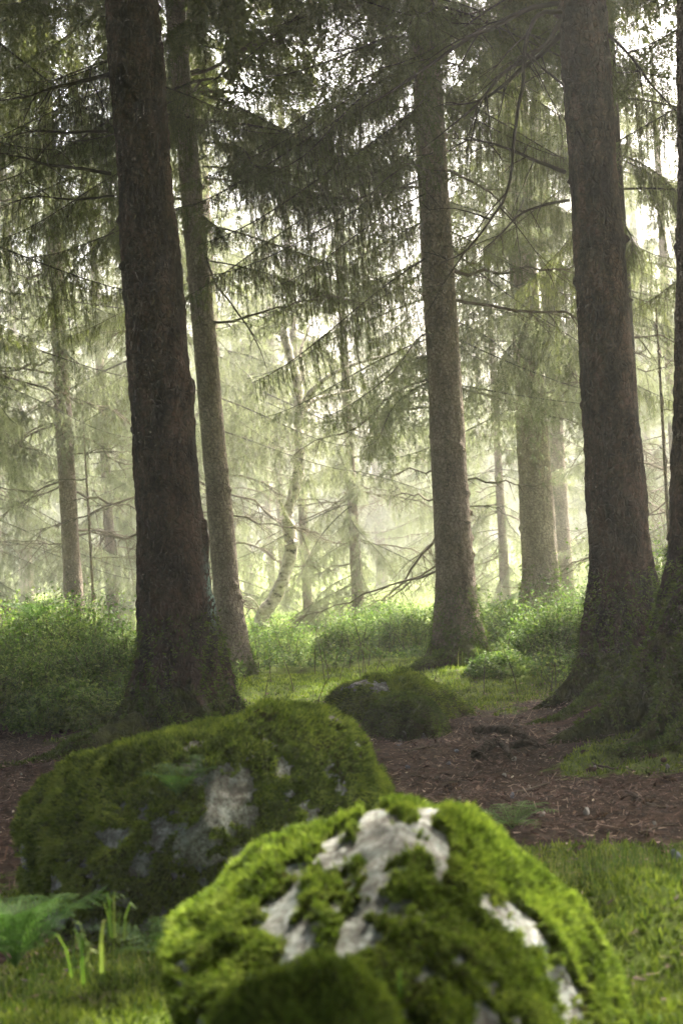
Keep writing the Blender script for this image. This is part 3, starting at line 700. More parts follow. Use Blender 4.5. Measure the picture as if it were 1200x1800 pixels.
for k, (px, d) in enumerate(FAR):
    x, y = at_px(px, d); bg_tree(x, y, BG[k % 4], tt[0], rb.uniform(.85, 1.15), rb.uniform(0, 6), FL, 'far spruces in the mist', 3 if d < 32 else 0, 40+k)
# unseen spruces beside and behind the camera, added to shade floor and near air
SIDE = [(6.9, 12.3), (-1.2, -1.6), (1.1, -2.2), (-4.0, 1.0), (3.6, -3.8), (-3.8, -3.4), (4.6, .4), (-6.6, 6.2), (-7.2, -1), (-2.6, 7.4), (8.4, 5.6), (-2.2, .4), (2.1, -.6), (-2.7, 2.9), (2.9, 2.2), (-3.2, 5.6), (6.4, 4.2), (0, -3.2), (-4.6, -1.2), (4.6, -1.6), (-5.2, 3.6), (6.4, 1.6), (-4.9, 8.0), (-1.9, -5.4), (2.2, -6.2), (0.2, -8.5), (-5.5, -5), (5.5, -5),
        (-6.5, 11), (-4.8, 14.5), (-8, 17), (-7.5, 1), (-6, -3)]
HIGH = bg_crown(430, 6.2, 12.0, 4.2, 2, 13, .15, .12)  # thick overhead crowns, added as a canopy that darkens air near the camera
HIGHER = bg_crown(431, 7.5, 12.3, 4.2, 2, 13, .14, .12)
SL = 'unseen spruce around the view, added for the shade it gives'
for k, (x, y) in enumerate(SIDE):
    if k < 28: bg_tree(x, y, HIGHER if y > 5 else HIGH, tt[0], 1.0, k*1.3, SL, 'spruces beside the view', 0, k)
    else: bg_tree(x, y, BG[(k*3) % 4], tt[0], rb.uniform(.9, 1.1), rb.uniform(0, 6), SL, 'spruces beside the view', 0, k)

# ------------------------------------------------------------------ boulders
ROCKV = {}
def boulder(name, sil, dist, depth, label, bare, sub=7, seed=0, bottom=None, ntuft=120000, tsize=.012, rough=1.0, mossm='moss_tufts', baseM='moss', yoff=0, cover=.5, front=1.0, shrink=.93, flat=11):
    """sil: silhouette points in photo pixels (left to right over the top); depth: half size front to back"""
    W_ = np.array([place(x, y, dist) for x, y in sil])
    gx0 = (W_[:, 0].min()+W_[:, 0].max())/2; gz = h1(gx0, dist)
    cz = gz+.12
    root = thing(name, (gx0, dist+yoff, gz), label, 'boulder')
    dx, dz = W_[:, 0]-gx0, W_[:, 2]-cz
    ang = np.arctan2(dz, dx); rad = np.hypot(dx, dz); o_ = np.argsort(ang); ang, rad = ang[o_], rad[o_]
    ang = np.concatenate([[-math.pi/2-.6, -math.pi/2, ], ang[ang > -1.2], [math.pi*1.5-.0]]) if False else ang
    lo = .45
    A = np.concatenate([[-math.pi/2], ang, [math.pi*1.5]]); Rr = np.concatenate([[lo], rad, [lo]])
    bm = bmesh.new(); bmesh.ops.create_icosphere(bm, subdivisions=sub, radius=1)
    D = np.array([v.co[:] for v in bm.verts]); F = np.array([[v.index for v in f.verts] for f in bm.faces]); bm.free()
    ph = np.arctan2(D[:, 2], D[:, 0]); ph = np.where(ph < -math.pi/2, ph+2*math.pi, ph)
    R = np.interp(ph, A, Rr)
    # smooth the polar radius a little
    R = (R+np.interp(ph-.05, A, Rr)+np.interp(ph+.05, A, Rr))/3*shrink
    Vv = np.stack([D[:, 0]*R, np.where(D[:, 1] < 0, -np.abs(D[:, 1])**1.25*front, np.abs(D[:, 1])**.9)*depth, D[:, 2]*R], -1)
    Nn = unit(Vv/np.array([R.mean()**2, depth**2, R.mean()**2]))
    sc = R.mean()
    Vv += Nn*(fbm(Vv, 2.2/sc*.5, 3, seed)*.16*sc*rough+np.abs(fbm(Vv, 6/sc*.5, 3, seed+4))[:]*.07*sc*rough)[:, None]
    rf = np.random.default_rng(seed+90)
    for _ in range(flat):                      # cleaved faces
        pn = unit(np.array([rf.normal(0, .75), -abs(rf.normal(.8, .4)), rf.normal(.15, .5)])); dt = Vv@pn
        dt0 = np.quantile(dt, .99)*rf.uniform(.70, .92); Vv -= pn*(np.clip(dt-dt0, 0, None)*.85)[:, None]
    Vv += Nn*(fbm(Vv, 22, 3, seed+9)*.010)[:, None]
    Vv[:, 2] += cz-gz
    build('rock', Vv, F, M['rock'], root, True); ROCKV[label[:12]] = Vv+np.array(root.location)
    # moss where it is not bare
    bare_m = np.zeros(len(Vv)); Nn = unit(Nn)
    Wp = Vv+.05*np.stack([fbm(Vv, 9, 3, seed+k_) for k_ in (50, 61, 72)], -1); n = fbm(Wp, 11, 5, seed+20, .72)
    for x0, y0, x1, y1 in bare:
        ds = dist-depth*(.35 if (y0+y1)/2 < min(q_[1] for q_ in sil)+60 else .75); a = place((x0+x1)/2, (y0+y1)/2, ds)-Vector(root.location)
        hx = (x1-x0)/2/FPX*ds; hz = (y1-y0)/2/FPX*ds
        q = np.sqrt(((Vv[:, 0]-a.x)/hx)**2+((Vv[:, 2]-a.z)/hz)**2)+n*2.4+.1
        bare_m = np.maximum(bare_m, (1-sstep(.6, 1.2, q))*(Vv[:, 1] < depth*.6))
    gm = (1-bare_m)*sstep(-.50+.3*(1-cover), -.36+.3*(1-cover), n+.25*Nn[:, 2]+.25*fbm(Vv, 3, 2, seed+80))
    gm = gm*sstep(-.42+.2*(1-cover), -.22+.2*(1-cover), fbm(Wp, 26, 3, seed+95)+.5*n+.25*Nn[:, 2]+.1)
    thick = .006+.016*(fbm(Vv, 14, 3, seed+33)+.5)+.022*np.abs(fbm(Vv, 9, 3, seed+37))+.018*np.clip(fbm(Vv, 4, 2, seed+38), 0, 1)
    MV = Vv+Nn*(gm*(thick+.008)-.008)[:, None]
    fk = gm[F].max(1) > .05; used = np.unique(F[fk]); rm = np.full(len(Vv), -1); rm[used] = np.arange(len(used))
    build('moss_cushion', MV[used], rm[F[fk]], M[baseM], root, True)
    r_ = np.random.default_rng(seed+1)
    w = gm*(Vv[:, 2] > -.1)*(.15+(Vv[:, 1] < depth*.5)); w = np.where(gm > .4, w, 0)
    idx = r_.choice(len(Vv), ntuft, p=w/w.sum()); Q = MV[idx]+r_.normal(0, .004, (ntuft, 3))
    tv, tf = tufts(Q, Nn[idx], tsize, r_, .16, .25, .55)
    build('moss_tufts', tv, tf, M[mossm], root)
    return root
B1 = boulder('boulder', [(262, 1800), (250, 1720), (272, 1665), (330, 1605), (440, 1530), (560, 1458), (640, 1414), (700, 1392), (770, 1408), (845, 1455), (915, 1525), (980, 1600), (1030, 1670), (1075, 1750), (1085, 1800)],
    3.3, .42, 'large bright green mossy boulder with white lichen patches, nearest in the bottom middle',
    [(600, 1420, 730, 1600), (705, 1395, 815, 1490), (475, 1570, 575, 1665), (383, 1555, 402, 1610), (265, 1665, 300, 1790), (490, 1425, 650, 1510), (550, 1490, 650, 1580), (1005, 1600, 1045, 1660), (1035, 1680, 1075, 1745), (740, 1480, 800, 1560), (590, 1560, 700, 1620)],
    seed=2, ntuft=190000, tsize=.013, front=2.5, flat=2, cover=.0)
B2 = boulder('boulder', [(8, 1560), (15, 1500), (50, 1400), (110, 1342), (180, 1308), (250, 1290), (330, 1278), (400, 1262), (450, 1238), (520, 1228), (590, 1240), (635, 1275), (665, 1330), (690, 1385), (700, 1450), (690, 1540)],
    4.9, .50, 'long dark green mossy boulder with patchy pale lichen, second from the camera on the left',
    [(340, 1360, 480, 1490), (215, 1480, 285, 1540), (490, 1390, 570, 1460), (555, 1226, 640, 1300), (615, 1290, 710, 1410), (600, 1250, 670, 1330), (155, 1455, 210, 1490), (290, 1430, 370, 1500), (320, 1340, 380, 1390), (470, 1330, 520, 1380), (400, 1480, 460, 1520), (270, 1430, 310, 1480), (560, 1380, 630, 1430)],
    seed=6, ntuft=150000, tsize=.015, rough=.8, front=1.3, flat=7, shrink=.95, cover=.0)
B3 = boulder('boulder', [(572, 1262), (575, 1232), (600, 1210), (640, 1202), (690, 1198), (750, 1205), (800, 1225), (830, 1252), (842, 1285), (842, 1305)],
    8.9, .42, 'low wide mossy boulder with a pale bare top, behind the dark stone',
    [(615, 1200, 695, 1222)], cover=1.7, sub=6, shrink=.99, seed=9, ntuft=45000, tsize=.016, rough=.6)
B4 = boulder('boulder', [(640, 1305), (634, 1270), (650, 1248), (690, 1232), (730, 1236), (770, 1252), (800, 1280), (815, 1310)],
    8.2, .26, 'dark rounded stone with thin moss, leaning on the front of the low wide boulder',
    [], cover=1.7, sub=6, seed=13, ntuft=16000, tsize=.012, rough=.5, mossm='moss_dark', baseM='moss_black')
B5 = boulder('boulder', [(350, 1860), (390, 1795), (470, 1735), (550, 1712), (620, 1722), (680, 1780), (705, 1860)],
    2.2, .13, 'blurred low moss hump at the bottom edge in front of the bright boulder', [], sub=6, seed=16, ntuft=50000, tsize=.012, rough=.5, cover=1, flat=0, shrink=1.0)

# ------------------------------------------------------------------ stones, cones, roots on the path
def pebble(px, py, size, m, label, grp, k):
    # ground point below that pixel
    v = place(px, py, 1.0); dz = CAM_H-v.z
    d = CAM_H/dz
    for _ in range(5): p = place(px, py, d); d = (CAM_H-h1(p.x, p.y))/dz
    p = place(px, py, d)
    bm = bmesh.new(); bmesh.ops.create_icosphere(bm, subdivisions=3, radius=1)
    D = np.array([v.co[:] for v in bm.verts]); F = np.array([[v.index for v in f.verts] for f in bm.faces]); bm.free()
    V = D*(1+.6*fbm(D, 1.3, 3, k)[:, None])*size*.75*np.array([1, .8, .55])
    o = build('stone', V, F, M[m], None, False); o.location = (p.x, p.y, h1(p.x, p.y)+size*.3); o.rotation_euler = (.2*k, .1*k, k)
    tag(o, label, 'stone', grp); return o
PB = [(500+102, 1175+20), ]
for k, (px, py, s, m_, lab) in enumerate((
    (700, 1310, .022, 'pebble', 'small blue-grey stone nearest the foot of the dark rounded stone'),
    (802, 1322, .018, 'pebble', 'blue-grey stone left of the twisted surface root'),
    (716, 1350, .020, 'pebble', 'bluish stone on needles below the dark rounded stone'),
    (788, 1343, .014, 'pebble', 'tiny slate stone between the bluish stone and the root'),
    (877, 1313, .022, 'pale_pebble', 'cream white stone above the twisted surface root'),
    (903, 1337, .024, 'pale_pebble', 'flat cream stone at the right end of the twisted root'),
    (886, 1364, .016, 'pale_pebble', 'white chip on needles straight below the flat cream stone'),
    (930, 1386, .018, 'pale_pebble', 'pale split stone in the middle of the brown path'),
    (900, 1401, .022, 'pebble', 'round blue-grey stone just behind the small path fern'),
    (808, 1405, .014, 'pale_pebble', 'pale chip beside the top right flank of the bright boulder'),
    (952, 1435, .020, 'pale_pebble', 'pale stone right beside the small path fern'),
    (1030, 1430, .026, 'pale_pebble', 'mossy pale stone in the right half of the path'),
    (1188, 1515, .045, 'pebble', 'larger blue-grey stone at the right edge where path meets grass'),
    (1172, 1343, .016, 'pale_pebble', 'pale chip at the foot of the right mossy mound'),
    (1045, 1348, .014, 'pale_pebble', 'pale star-shaped chip on the mound side of the path'),
    (660, 1160+150, .012, 'pale_pebble', 'tiny pale chip left under the dark rounded stone'),
    (38, 1363, .014, 'pale_pebble', 'pale chip on the bare soil at the left edge'),
    (1150, 1450, .015, 'pale_pebble', 'pale chip near the right edge above the grass'))):
    pebble(px, py, s, m_, lab, 'stones scattered on the path', k)
def ground_px(px, py):
    v = place(px, py, 1.0); dz = CAM_H-v.z; d = CAM_H/dz
    for _ in range(5): p = place(px, py, d); d = (CAM_H-h1(p.x, p.y))/dz
    p = place(px, py, d); return p.x, p.y
for k, (pts, r0, lab) in enumerate((
    ([(835, 1335), (862, 1325), (880, 1322), (900, 1340)], .030, 'dark twisted surface root arching between the cream stones'),
    ([(835, 1292), (880, 1296), (920, 1308), (950, 1318)], .028, 'dark root running right from the low wide boulder'),
    ([(900, 1318), (925, 1322), (960, 1322)], .024, 'short dark root stub right of the cream white stone'),
    ([(830, 1338), (845, 1342), (858, 1344)], .012, 'thin pale root tip at the left of the twisted root'))):
    P2 = np.array([(*ground_px(x, y), 0) for x, y in pts]); P2[:, 2] = hgt(P2[:, 0], P2[:, 1])+.02+.03*np.sin(np.linspace(0, math.pi, len(P2)))
    c0 = P2.mean(0); pth = smooth_path(P2-c0, 24); TV, TF = [], []
    tube(pth, r0*np.linspace(1, .35, 24), 10, TV, TF); V = np.vstack(TV); V += (fbm(V, 22, 3, k)*.012)[:, None]*unit(V-np.repeat(pth, 10, 0))
    o = build('surface_root', V, np.vstack(TF), M['root'], None, True, {'moss': np.full(len(V), .1), 'lichen': V[:, 0]*0}); o.location = c0
    tag(o, lab, 'root', 'roots crossing the path')
rc = np.random.default_rng(31)
for k in range(16):
    px_, py_ = rc.uniform(680, 1190), rc.uniform(1320, 1500)
    cx_, cy_ = ground_px(px_, py_); z_ = np.linspace(0, 1, 12); a_ = np.linspace(0, 2*np.pi, 10, endpoint=False)
    rad_ = .011*np.sin(np.pi*np.clip(z_*.93+.06, 0, 1))**.7*(1+.22*(np.arange(12) % 2))
    V = np.stack([np.repeat((z_-.5)*.075, 10), (rad_[:, None]*np.cos(a_+.3*np.arange(12)[:, None])).ravel(), (rad_[:, None]*np.sin(a_+.3*np.arange(12)[:, None])).ravel()], -1)
    i_ = np.arange(11)[:, None]*10; j_ = np.arange(10)[None]
    F = np.stack([i_+j_, i_+(j_+1) % 10, i_+10+(j_+1) % 10, i_+10+j_], -1).reshape(-1, 4)
    o = build('spruce_cone', V, F, M['cone']); o.location = (cx_, cy_, h1(cx_, cy_)+.014); o.rotation_euler = (0, rc.normal(0, .15), rc.uniform(0, 6))
    tag(o, 'small brown spruce cone lying among needles on the path', 'cone', 'spruce cones on the path')
# fallen twigs
for k, (pts, lab) in enumerate((
    ([(905, 1398), (950, 1385), (995, 1370)], 'thin fallen twig slanting across the middle of the path'),
    ([(1020, 1340), (1065, 1352), (1115, 1358)], 'pale curved twig below the right mossy mound'),
    ([(705, 1325), (745, 1318), (770, 1312)], 'straight pale twig in front of the dark rounded stone'),
    ([(1120, 1470), (1155, 1460), (1195, 1455)], 'dark twig near the right edge of the path'),
    ([(690, 1375), (730, 1368), (770, 1375)], 'dark twig beside the second boulder on the path'),
    ([(1100, 1395), (1150, 1420), (1190, 1425)], 'long bent twig on needles under the right edge mound'))):
    P2 = np.array([(*ground_px(x, y), 0) for x, y in pts]); P2[:, 2] = hgt(P2[:, 0], P2[:, 1])+.012; c0 = P2.mean(0)
    pth = smooth_path(P2-c0, 14)+np.random.default_rng(k).normal(0, .003, (14, 3)); TV, TF = [], []
    tube(pth, np.linspace(.007, .003, 14), 6, TV, TF)
    for j in (5, 9):
        e = pth[j]+np.array([.05*(1 if j % 2 else -1), .06, .03]); tube(np.linspace(pth[j], e, 3), [.003, .002, .001], 4, TV, TF)
    o = build('fallen_twig', np.vstack(TV), np.vstack(TF), M['twig'], None, True); o.location = c0; tag(o, lab, 'twig', 'fallen twigs on the path')

# ------------------------------------------------------------------ litter (uncountable)
r = np.random.default_rng(21)
n = 110000
x = r.uniform(-2.6, 2.6, n); y = 3.2+r.random(n)**.8*7.5
mo = mossness(x, y); k = r.random(n) > mo*.85; x, y = x[k], y[k]; n = len(x)
z = hgt(x, y)+.002+r.random(n)*.022
a = r.uniform(0, math.pi*2, n); big = r.random(n) < .10; l = r.uniform(.006, .02, n)*(1+2*(r.random(n) < .05)); w = np.where(big, r.uniform(.004, .009, n), r.uniform(.0012, .003, n))
d = np.stack([np.cos(a), np.sin(a), r.normal(0, .3, n)], -1)*l[:, None]; s = np.stack([-np.sin(a), np.cos(a), r.normal(0, .3, n)], -1)*w[:, None]
P = np.stack([x, y, z], -1)
V = np.stack([P-d-s, P-d+s, P+d+s*.4, P+d-s*.4], 1).reshape(-1, 3)
o = build('needle_litter', V, np.arange(len(V)).reshape(-1, 4), M['litter']); tag(o, 'brown fallen needles and bits of twig over the path', 'litter', kind='stuff')
n = 420; x = r.uniform(-2.4, 2.4, n); y = r.uniform(4.8, 11, n); P = np.stack([x, y, hgt(x, y)+.014], -1)
a = r.uniform(0, 6.28, n); s1 = r.uniform(.004, .012, n)[:, None]
u = np.stack([np.cos(a), np.sin(a), r.normal(0, .3, n)], -1)*s1; v = np.stack([-np.sin(a), np.cos(a), r.normal(0, .4, n)], -1)*s1*.6
V = np.stack([P-u, P-v, P+u, P+v], 1).reshape(-1, 3)
o = build('leaf_litter', V, np.arange(len(V)).reshape(-1, 4), M['leaf_pale']); tag(o, 'tiny pale leaf scraps scattered on needles and moss', 'litter', kind='stuff')

# ground moss tufts
n = 230000
x = r.uniform(-3, 3, n); y = 2.9+r.random(n)**1.1*9.0
x *= np.clip(y/7, .35, 1)*1.05
mo = mossness(x, y)+.25*(fbm(np.stack([x, y, x*0], -1), 12, 3, 2)); k = mo > .55; x, y = x[k], y[k]; n = len(x)
P = np.stack([x, y, hgt(x, y)+(fbm(np.stack([x, y, x*0], -1), 4, 2, 9)*.05)*mossness(x, y)], -1)
tv, tf = tufts(P, np.tile([0, 0, 1.], (n, 1)), .024, r, .2, 0, .5)
o = build('ground_moss', tv, tf, M['moss_tufts']); tag(o, 'low green moss carpet around the boulders and tree feet', 'moss', kind='stuff')

# ------------------------------------------------------------------ leafy plants
def sprigs(P, h, r, leaf=.018, per=26, spread=.5):
    """bilberry sprigs at P (n,3), height h (n,): leaves as folded diamonds on thin stems"""
    n = len(P)
    lean = r.normal(0, .35, (n, 2))
    t = r.uniform(.15, 1, (n, per))
    c = P[:, None]+np.stack([lean[:, :1]*h[:, None]*t, lean[:, 1:]*h[:, None]*t, h[:, None]*t], -1)
    off = r.normal(0, 1, (n, per, 3)); off[..., 2] *= .4; c = c+off*(h[:, None]*spread*.28*t)[..., None]
    c = c.reshape(-1, 3); m = len(c)
    a = r.uniform(0, 6.28, m); el = r.normal(.15, .45, m)
    d = np.stack([np.cos(a)*np.cos(el), np.sin(a)*np.cos(el), np.sin(el)], -1)
    s = unit(np.cross(d, np.array([0, 0, 1.])+r.normal(0, .45, (m, 3))))
    l = leaf*r.uniform(.6, 1.3, (m, 1))
    V = np.stack([c, c+d*l*.5+s*l*.32, c+d*l, c+d*l*.5-s*l*.32], 1).reshape(-1, 3)
    F = np.arange(len(V)).reshape(-1, 4)
    # stems
    e = P+np.stack([lean[:, 0]*h, lean[:, 1]*h, h], -1); q = np.array([.0016, 0, 0])
    SV = np.stack([P-q, P+q, e+q*.5, e-q*.5], 1).reshape(-1, 3); SF = np.arange(len(SV)).reshape(-1, 4)+len(V)
    mi = np.concatenate([np.zeros(len(F), int), np.ones(len(SF), int)])
    return np.vstack([V, SV]), np.vstack([F, SF]), mi
# ground cover: thick bilberry field beyond the path
n = 15000
y = 9.2+r.random(n)**1.25*14; x = r.uniform(-.34, .36, n)*y+r.normal(0, .2, n)
P = np.stack([x, y, x*0], -1); cl = fbm(P, 1.1, 3, 41)
edge = 9.6+np.where(x < -.9, -.6, 0)+np.where((x > -.9) & (x < 1.4), 2.6, 0)+np.where(x > 1.4, .3, 0)
k = (y+cl*.9 > edge) & (cl > np.where((x > -1.1) & (x < .22*y), .02, -.2)); x, y, cl = x[k], y[k], cl[k]; n = len(x)
P = np.stack([x, y, hgt(x, y)], -1); h = (.05+.20*sstep(-.1, .5, cl)*(1-.62*sstep(11.5, 15, y)))*np.where(x < -1.1, 1.1, 1)*r.uniform(.6, 1.15, n)
V, F, mi = sprigs(P, h, r, .036, 16)
o = build('bilberry_undergrowth', V, F, [M['bilberry'], M['twig']], midx=mi); tag(o, 'leafy green bilberry cover spreading behind the path', 'undergrowth', kind='stuff')
n2 = 260; xs = r.uniform(-2.9, 3.3, n2); ys = r.uniform(9.6, 14.5, n2); Ps = np.stack([xs, ys, hgt(xs, ys)], -1)
TV, TF = [], []
for p_ in Ps:
    t_ = np.linspace(0, 1, 5)[:, None]; hh_ = r.uniform(.15, .5); tube(p_+np.array([0, 0, 1.])*hh_*t_+np.array([r.normal(0, .3), r.normal(0, .3), 0])*hh_*t_**1.6, .003*(1-t_[:, 0])+.001, 3, TV, TF)
o = build('dead_stalks', np.vstack(TV), np.vstack(TF), M['twig']); tag(o, 'dry bare stalks poking out of the bilberry cover', 'dead stalks', kind='stuff')
def bush(px, d, w, h, ns, label, seed, leaf=.028, lightm='bilberry'):
    p = place(px, 900, d); r = np.random.default_rng(seed); z = h1(p.x, p.y)
    a = r.uniform(0, 6.28, ns); q = np.sqrt(r.random(ns)); x = np.cos(a)*q*w; y = np.sin(a)*q*w*.8
    hh = h*np.sqrt(np.clip(1-q*q*.92, .05, 1))*(1+.35*fbm(np.stack([x, y, x*0], -1), 3.5, 2, seed))*r.uniform(.75, 1.1, ns)
    root = thing('bilberry_bush', (p.x, p.y, z), label, 'bush')
    V, F, mi = sprigs(np.stack([x, y, x*0], -1), hh, r, leaf, 40, .6)
    nl = (mi == 0).sum()
    build('foliage', V[:nl*4], F[:nl], M[lightm], root); build('stems', V[nl*4:], F[nl:]-nl*4, M['twig'], root)
    # woody stems
    return root
bush(70, 11.2, .62, .72, 800, 'tall rounded bright green bilberry bush in front of the leftmost trunk', 1)
bush(-15, 9.6, .50, .40, 500, 'low light-tipped bilberry bush cut by the left edge', 2)
bush(185, 9.9, .42, .50, 520, 'dark shaded bilberry bush tucked against the left of the thick torn trunk', 3)
bush(105, 9.1, .40, .26, 380, 'low dark bilberry clump at the edge of the bare soil on the left', 4)
bush(590, 13.4, .30, .34, 260, 'round dark bilberry bush straight above the low wide boulder', 5)
bush(680, 13.9, .45, .52, 420, 'dense bilberry bush left of the foot of the knobbly trunk', 6)
bush(650, 15.5, .5, .62, 380, 'taller pale bilberry bush behind the dense one, in the light', 7)
bush(470, 14.5, .45, .46, 360, 'bilberry bush at the foot of the crooked birch', 8)
bush(890, 13.0, .5, .50, 520, 'bright bilberry bush between the knobbly trunk and the flared hazy trunk', 9)
bush(985, 11.2, .42, .44, 520, 'glossy green bilberry bush beside the big dark right trunk', 10)
bush(1020, 14.0, .4, .62, 380, 'pale bilberry bush at the foot of the thin misty right trunk', 11)
bush(1185, 11.0, .45, .95, 600, 'tall bright bilberry bush between the two dark trunks at the right edge', 12)
bush(870, 10.6, .28, .16, 240, 'flat bilberry clump on the moss right of the knobbly trunk', 13)
bush(420, 12.9, .25, .22, 200, 'little bilberry clump at the foot of the lit slender trunk', 14)

# ferns
def on_rock(key, px, py):
    W_ = ROCKV[key]; u = W_[:, 0]/W_[:, 1]*FPX; v = (W_[:, 2]-CAM_H)/W_[:, 1]*FPX
    U = u*cr-v*sr+600; Vp = 900-(u*sr+v*cr); k = np.hypot(U-px, Vp-py) < 25
    q = W_[k]; return Vector(q[np.argmin(q[:, 1])]) if len(q) else None
def fern(px, py, d, size, nf, label, seed, elev=.7, zoff=None, name='fern', az0=None, azr=6.28):
    r = np.random.default_rng(seed); p = place(px, py, d)
    if isinstance(zoff, str): p = on_rock(zoff, px, py) or p; zoff = None
    root = thing(name, (p.x, p.y, p.z if zoff is None else h1(p.x, p.y)+zoff), label, 'fern')
    for f in range(nf):
        az = (az0 if az0 is not None else 0)+azr*(f+.5*r.random())/nf; Lf = size*r.uniform(.75, 1.15); el = min(1.45, elev*1.35*r.uniform(.7, 1.2))
        n = 14; s = np.linspace(0, 1, n+1)
        rx = Lf*(s*math.cos(el)+.1*s*s); rz_ = Lf*(s*math.sin(el)-.30*s*s*math.sin(el)-.18*s**3)
        c, q = math.cos(az), math.sin(az)
        ax = np.stack([rx*c, rx*q, rz_], -1); side = np.array([-q, c, 0.])
        TV, TF = [], []; tube(ax, np.linspace(.0028, .0008, n+1)*size/.3, 3, TV, TF)
        V = [np.vstack(TV)]; F = [np.vstack(TF)]; base = len(V[0]); Vt, Ft = [], []
        for i in range(2, n+1):
            pl = Lf*.30*math.sin(math.pi*min(1, (i/(n+1))*.82+.12))**.9*(1.02-i/(n+1)*.35); tg = unit(ax[i]-ax[i-1])
            for sg in (-1, 1):
                dr = unit(side*sg+tg*.45+np.array([0, 0, -.15])+r.normal(0, .06, 3)); pr = np.cross(dr, np.cross(side, tg)); pr = pr/np.linalg.norm(pr)
                m_ = 7
                for j in range(m_):     # pinnules
                    t0 = j/m_; bp = ax[i]+dr*pl*t0; wl = pl*.22*(1-t0*.8); wd = pl/m_*.42
                    for s2 in (-1, 1):
                        tip = bp+(pr*s2*.9+dr*.45)*wl+r.normal(0, .001, 3); b0 = len(Vt)
                        Vt += [bp-dr*wd*.2, bp+dr*wd*1.5, tip]; Ft.append([b0, b0+1, b0+2])
        V.append(np.array(Vt)); Fall = [F[0], np.array(Ft)+base]
        build('frond', np.vstack(V), Fall, M['fern'], root)
    return root
fern(25, 1650, 3.9, .38, 9, 'large soft green fern against dark soil at the left edge', 1, .9, 0.06)
fern(300, 1385, 4.42, .22, 6, 'small bluish green fern growing on the second boulder', 2, .8, 'long dark gr')
fern(345, 1345, 4.45, .13, 4, 'tiny fern just right of the small boulder fern', 12, .8, 'long dark gr')
fern(285, 1600, 4.05, .24, 7, 'small fern in the dark gap between the two mossy boulders', 3, .7, 0.05)
fern(900, 1455, 5.7, .24, 8, 'small fern sprouting alone on the brown path', 4, .55, 0.0)
fern(110, 1760, 3.2, .24, 8, 'blurred low fern in the bottom left corner', 5, .6, 0.0)
fern(15, 1800, 2.9, .22, 7, 'blurred fern cut off by the bottom left corner of the view', 15, .7, 0.0)
fern(60, 1095, 11.0, .40, 8, 'fern fronds crowning the tall left bilberry bush', 6, .6, .52)
fern(885, 1100, 14.2, .40, 7, 'sunlit fern left of the flared hazy trunk', 7, .8, .35)
fern(955, 1190, 10.3, .22, 7, 'low shiny fern in front of the glossy bush by the big right trunk', 8, .5, .1)
fern(1185, 830, 12.2, .22, 5, 'pale leafy spray hanging beside the right edge trunk', 9, .3) if False else None

# grass
def grass(P, h, r, wid=.0022):
    n = len(P); a = r.uniform(0, 6.28, n); b_ = r.uniform(.15, .9, n)
    d = np.stack([np.cos(a), np.sin(a), a*0], -1); s = np.stack([-np.sin(a), np.cos(a), a*0], -1)*wid*r.uniform(.6, 1.4, (n, 1))
    up = np.array([0, 0, 1.]); H = h[:, None]
    p1 = P+up*H*.5+d*H*.12*b_[:, None]; p2 = P+up*H*.85+d*H*.4*b_[:, None]; p3 = P+up*H*(1-.35*b_[:, None])+d*H*.75*b_[:, None]
    V = np.stack([P-s, P+s, p1+s*.9, p1-s*.9, p2+s*.6, p2-s*.6, p3], 1).reshape(-1, 3); i = np.arange(n)[:, None]*7
    F4 = np.concatenate([i+np.array([[0, 1, 2, 3]]), i+np.array([[3, 2, 4, 5]])]); F3 = i+np.array([[5, 4, 6]])
    return V, [F4, F3]
n = 9000
x = np.concatenate([r.uniform(.5, 1.6, n), r.uniform(-1.5, .0, n//2), r.uniform(-.9, 1.0, n//4)])
y = np.concatenate([r.uniform(3.3, 5.3, n), r.uniform(2.6, 4.2, n//2), r.uniform(2.5, 3.0, n//4)])
cl = fbm(np.stack([x, y, x*0], -1), 4, 2, 61); k = cl > -.12; x, y = x[k], y[k]
V, F = grass(np.stack([x, y, hgt(x, y)-.005], -1), r.uniform(.015, .055, len(x))*(1+1.5*(r.random(len(x)) < .05)), r, .0018)
o = build('grass', V, F, M['grass']); tag(o, 'short blurred grass and moss in front of the path', 'grass', kind='stuff')
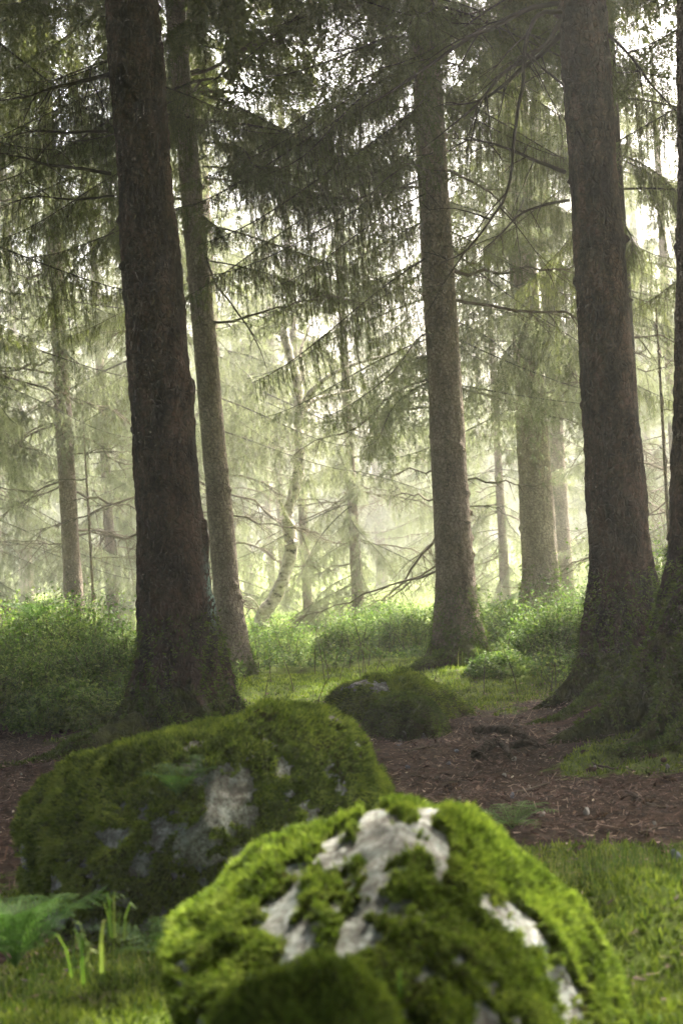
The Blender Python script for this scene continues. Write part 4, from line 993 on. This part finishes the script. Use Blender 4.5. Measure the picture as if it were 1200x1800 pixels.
n = 1600; x = r.uniform(-3, 3.4, n); y = r.uniform(9, 13, n); cl = fbm(np.stack([x, y, x*0], -1), 1.7, 2, 66); k = cl > .05; x, y = x[k], y[k]
V, F = grass(np.stack([x, y, hgt(x, y)], -1), r.uniform(.06, .2, len(x)), r, .0018)
o = build('grass', V, F, M['grass']); tag(o, 'thin grass blades among the bilberry behind the path', 'grass', kind='stuff')
# a few tall single blades before the near boulder
def tuft_of_grass(px, py, d, h, n, label, seed):
    p = place(px, py, d); r = np.random.default_rng(seed)
    P = np.stack([r.normal(0, .02, n), r.normal(0, .02, n), np.zeros(n)], -1); V, F = grass(P, r.uniform(.6, 1.1, n)*h, r, .0035)
    o = build('grass_tuft', V, F, M['grass']); o.location = p; tag(o, label, 'grass tuft', 'grass tufts in front of the bright boulder')
tuft_of_grass(840, 1780, 2.85, .12, 9, 'pale upright grass tuft before the right part of the bright boulder', 1)
tuft_of_grass(725, 1790, 2.8, .11, 12, 'green grass tuft before the middle of the bright boulder', 2)
tuft_of_grass(640, 1800, 2.5, .10, 12, 'grass tuft right beside the blurred low moss hump', 3)
tuft_of_grass(150, 1720, 3.3, .14, 9, 'yellowish bent grass tuft left of the bright boulder', 4)
tuft_of_grass(205, 1650, 3.7, .14, 8, 'straw-thin grass tuft in the dark gap left of the bright boulder', 5)

# ------------------------------------------------------------------ haze
hm = bpy.data.materials.new('haze_air'); hm.use_nodes = True; t = hm.node_tree; t.nodes.clear()
o = t.nodes.new('ShaderNodeOutputMaterial'); pv = t.nodes.new('ShaderNodeVolumePrincipled')
pv.inputs['Color'].default_value = (.98, .97, .94, 1); pv.inputs['Density'].default_value = HAZE; pv.inputs['Anisotropy'].default_value = .6
t.links.new(pv.outputs[0], o.inputs['Volume'])
bm = bmesh.new(); bmesh.ops.create_cube(bm, size=1)
me = bpy.data.meshes.new('haze'); bm.to_mesh(me); bm.free(); me.materials.append(hm)
hz = link('haze', me); hz.scale = (130, 112, 18.5); hz.location = (0, 37, 18.5/2-2.6); hz['kind'] = 'stuff'; hz['label'] = 'pale morning mist filling the forest'
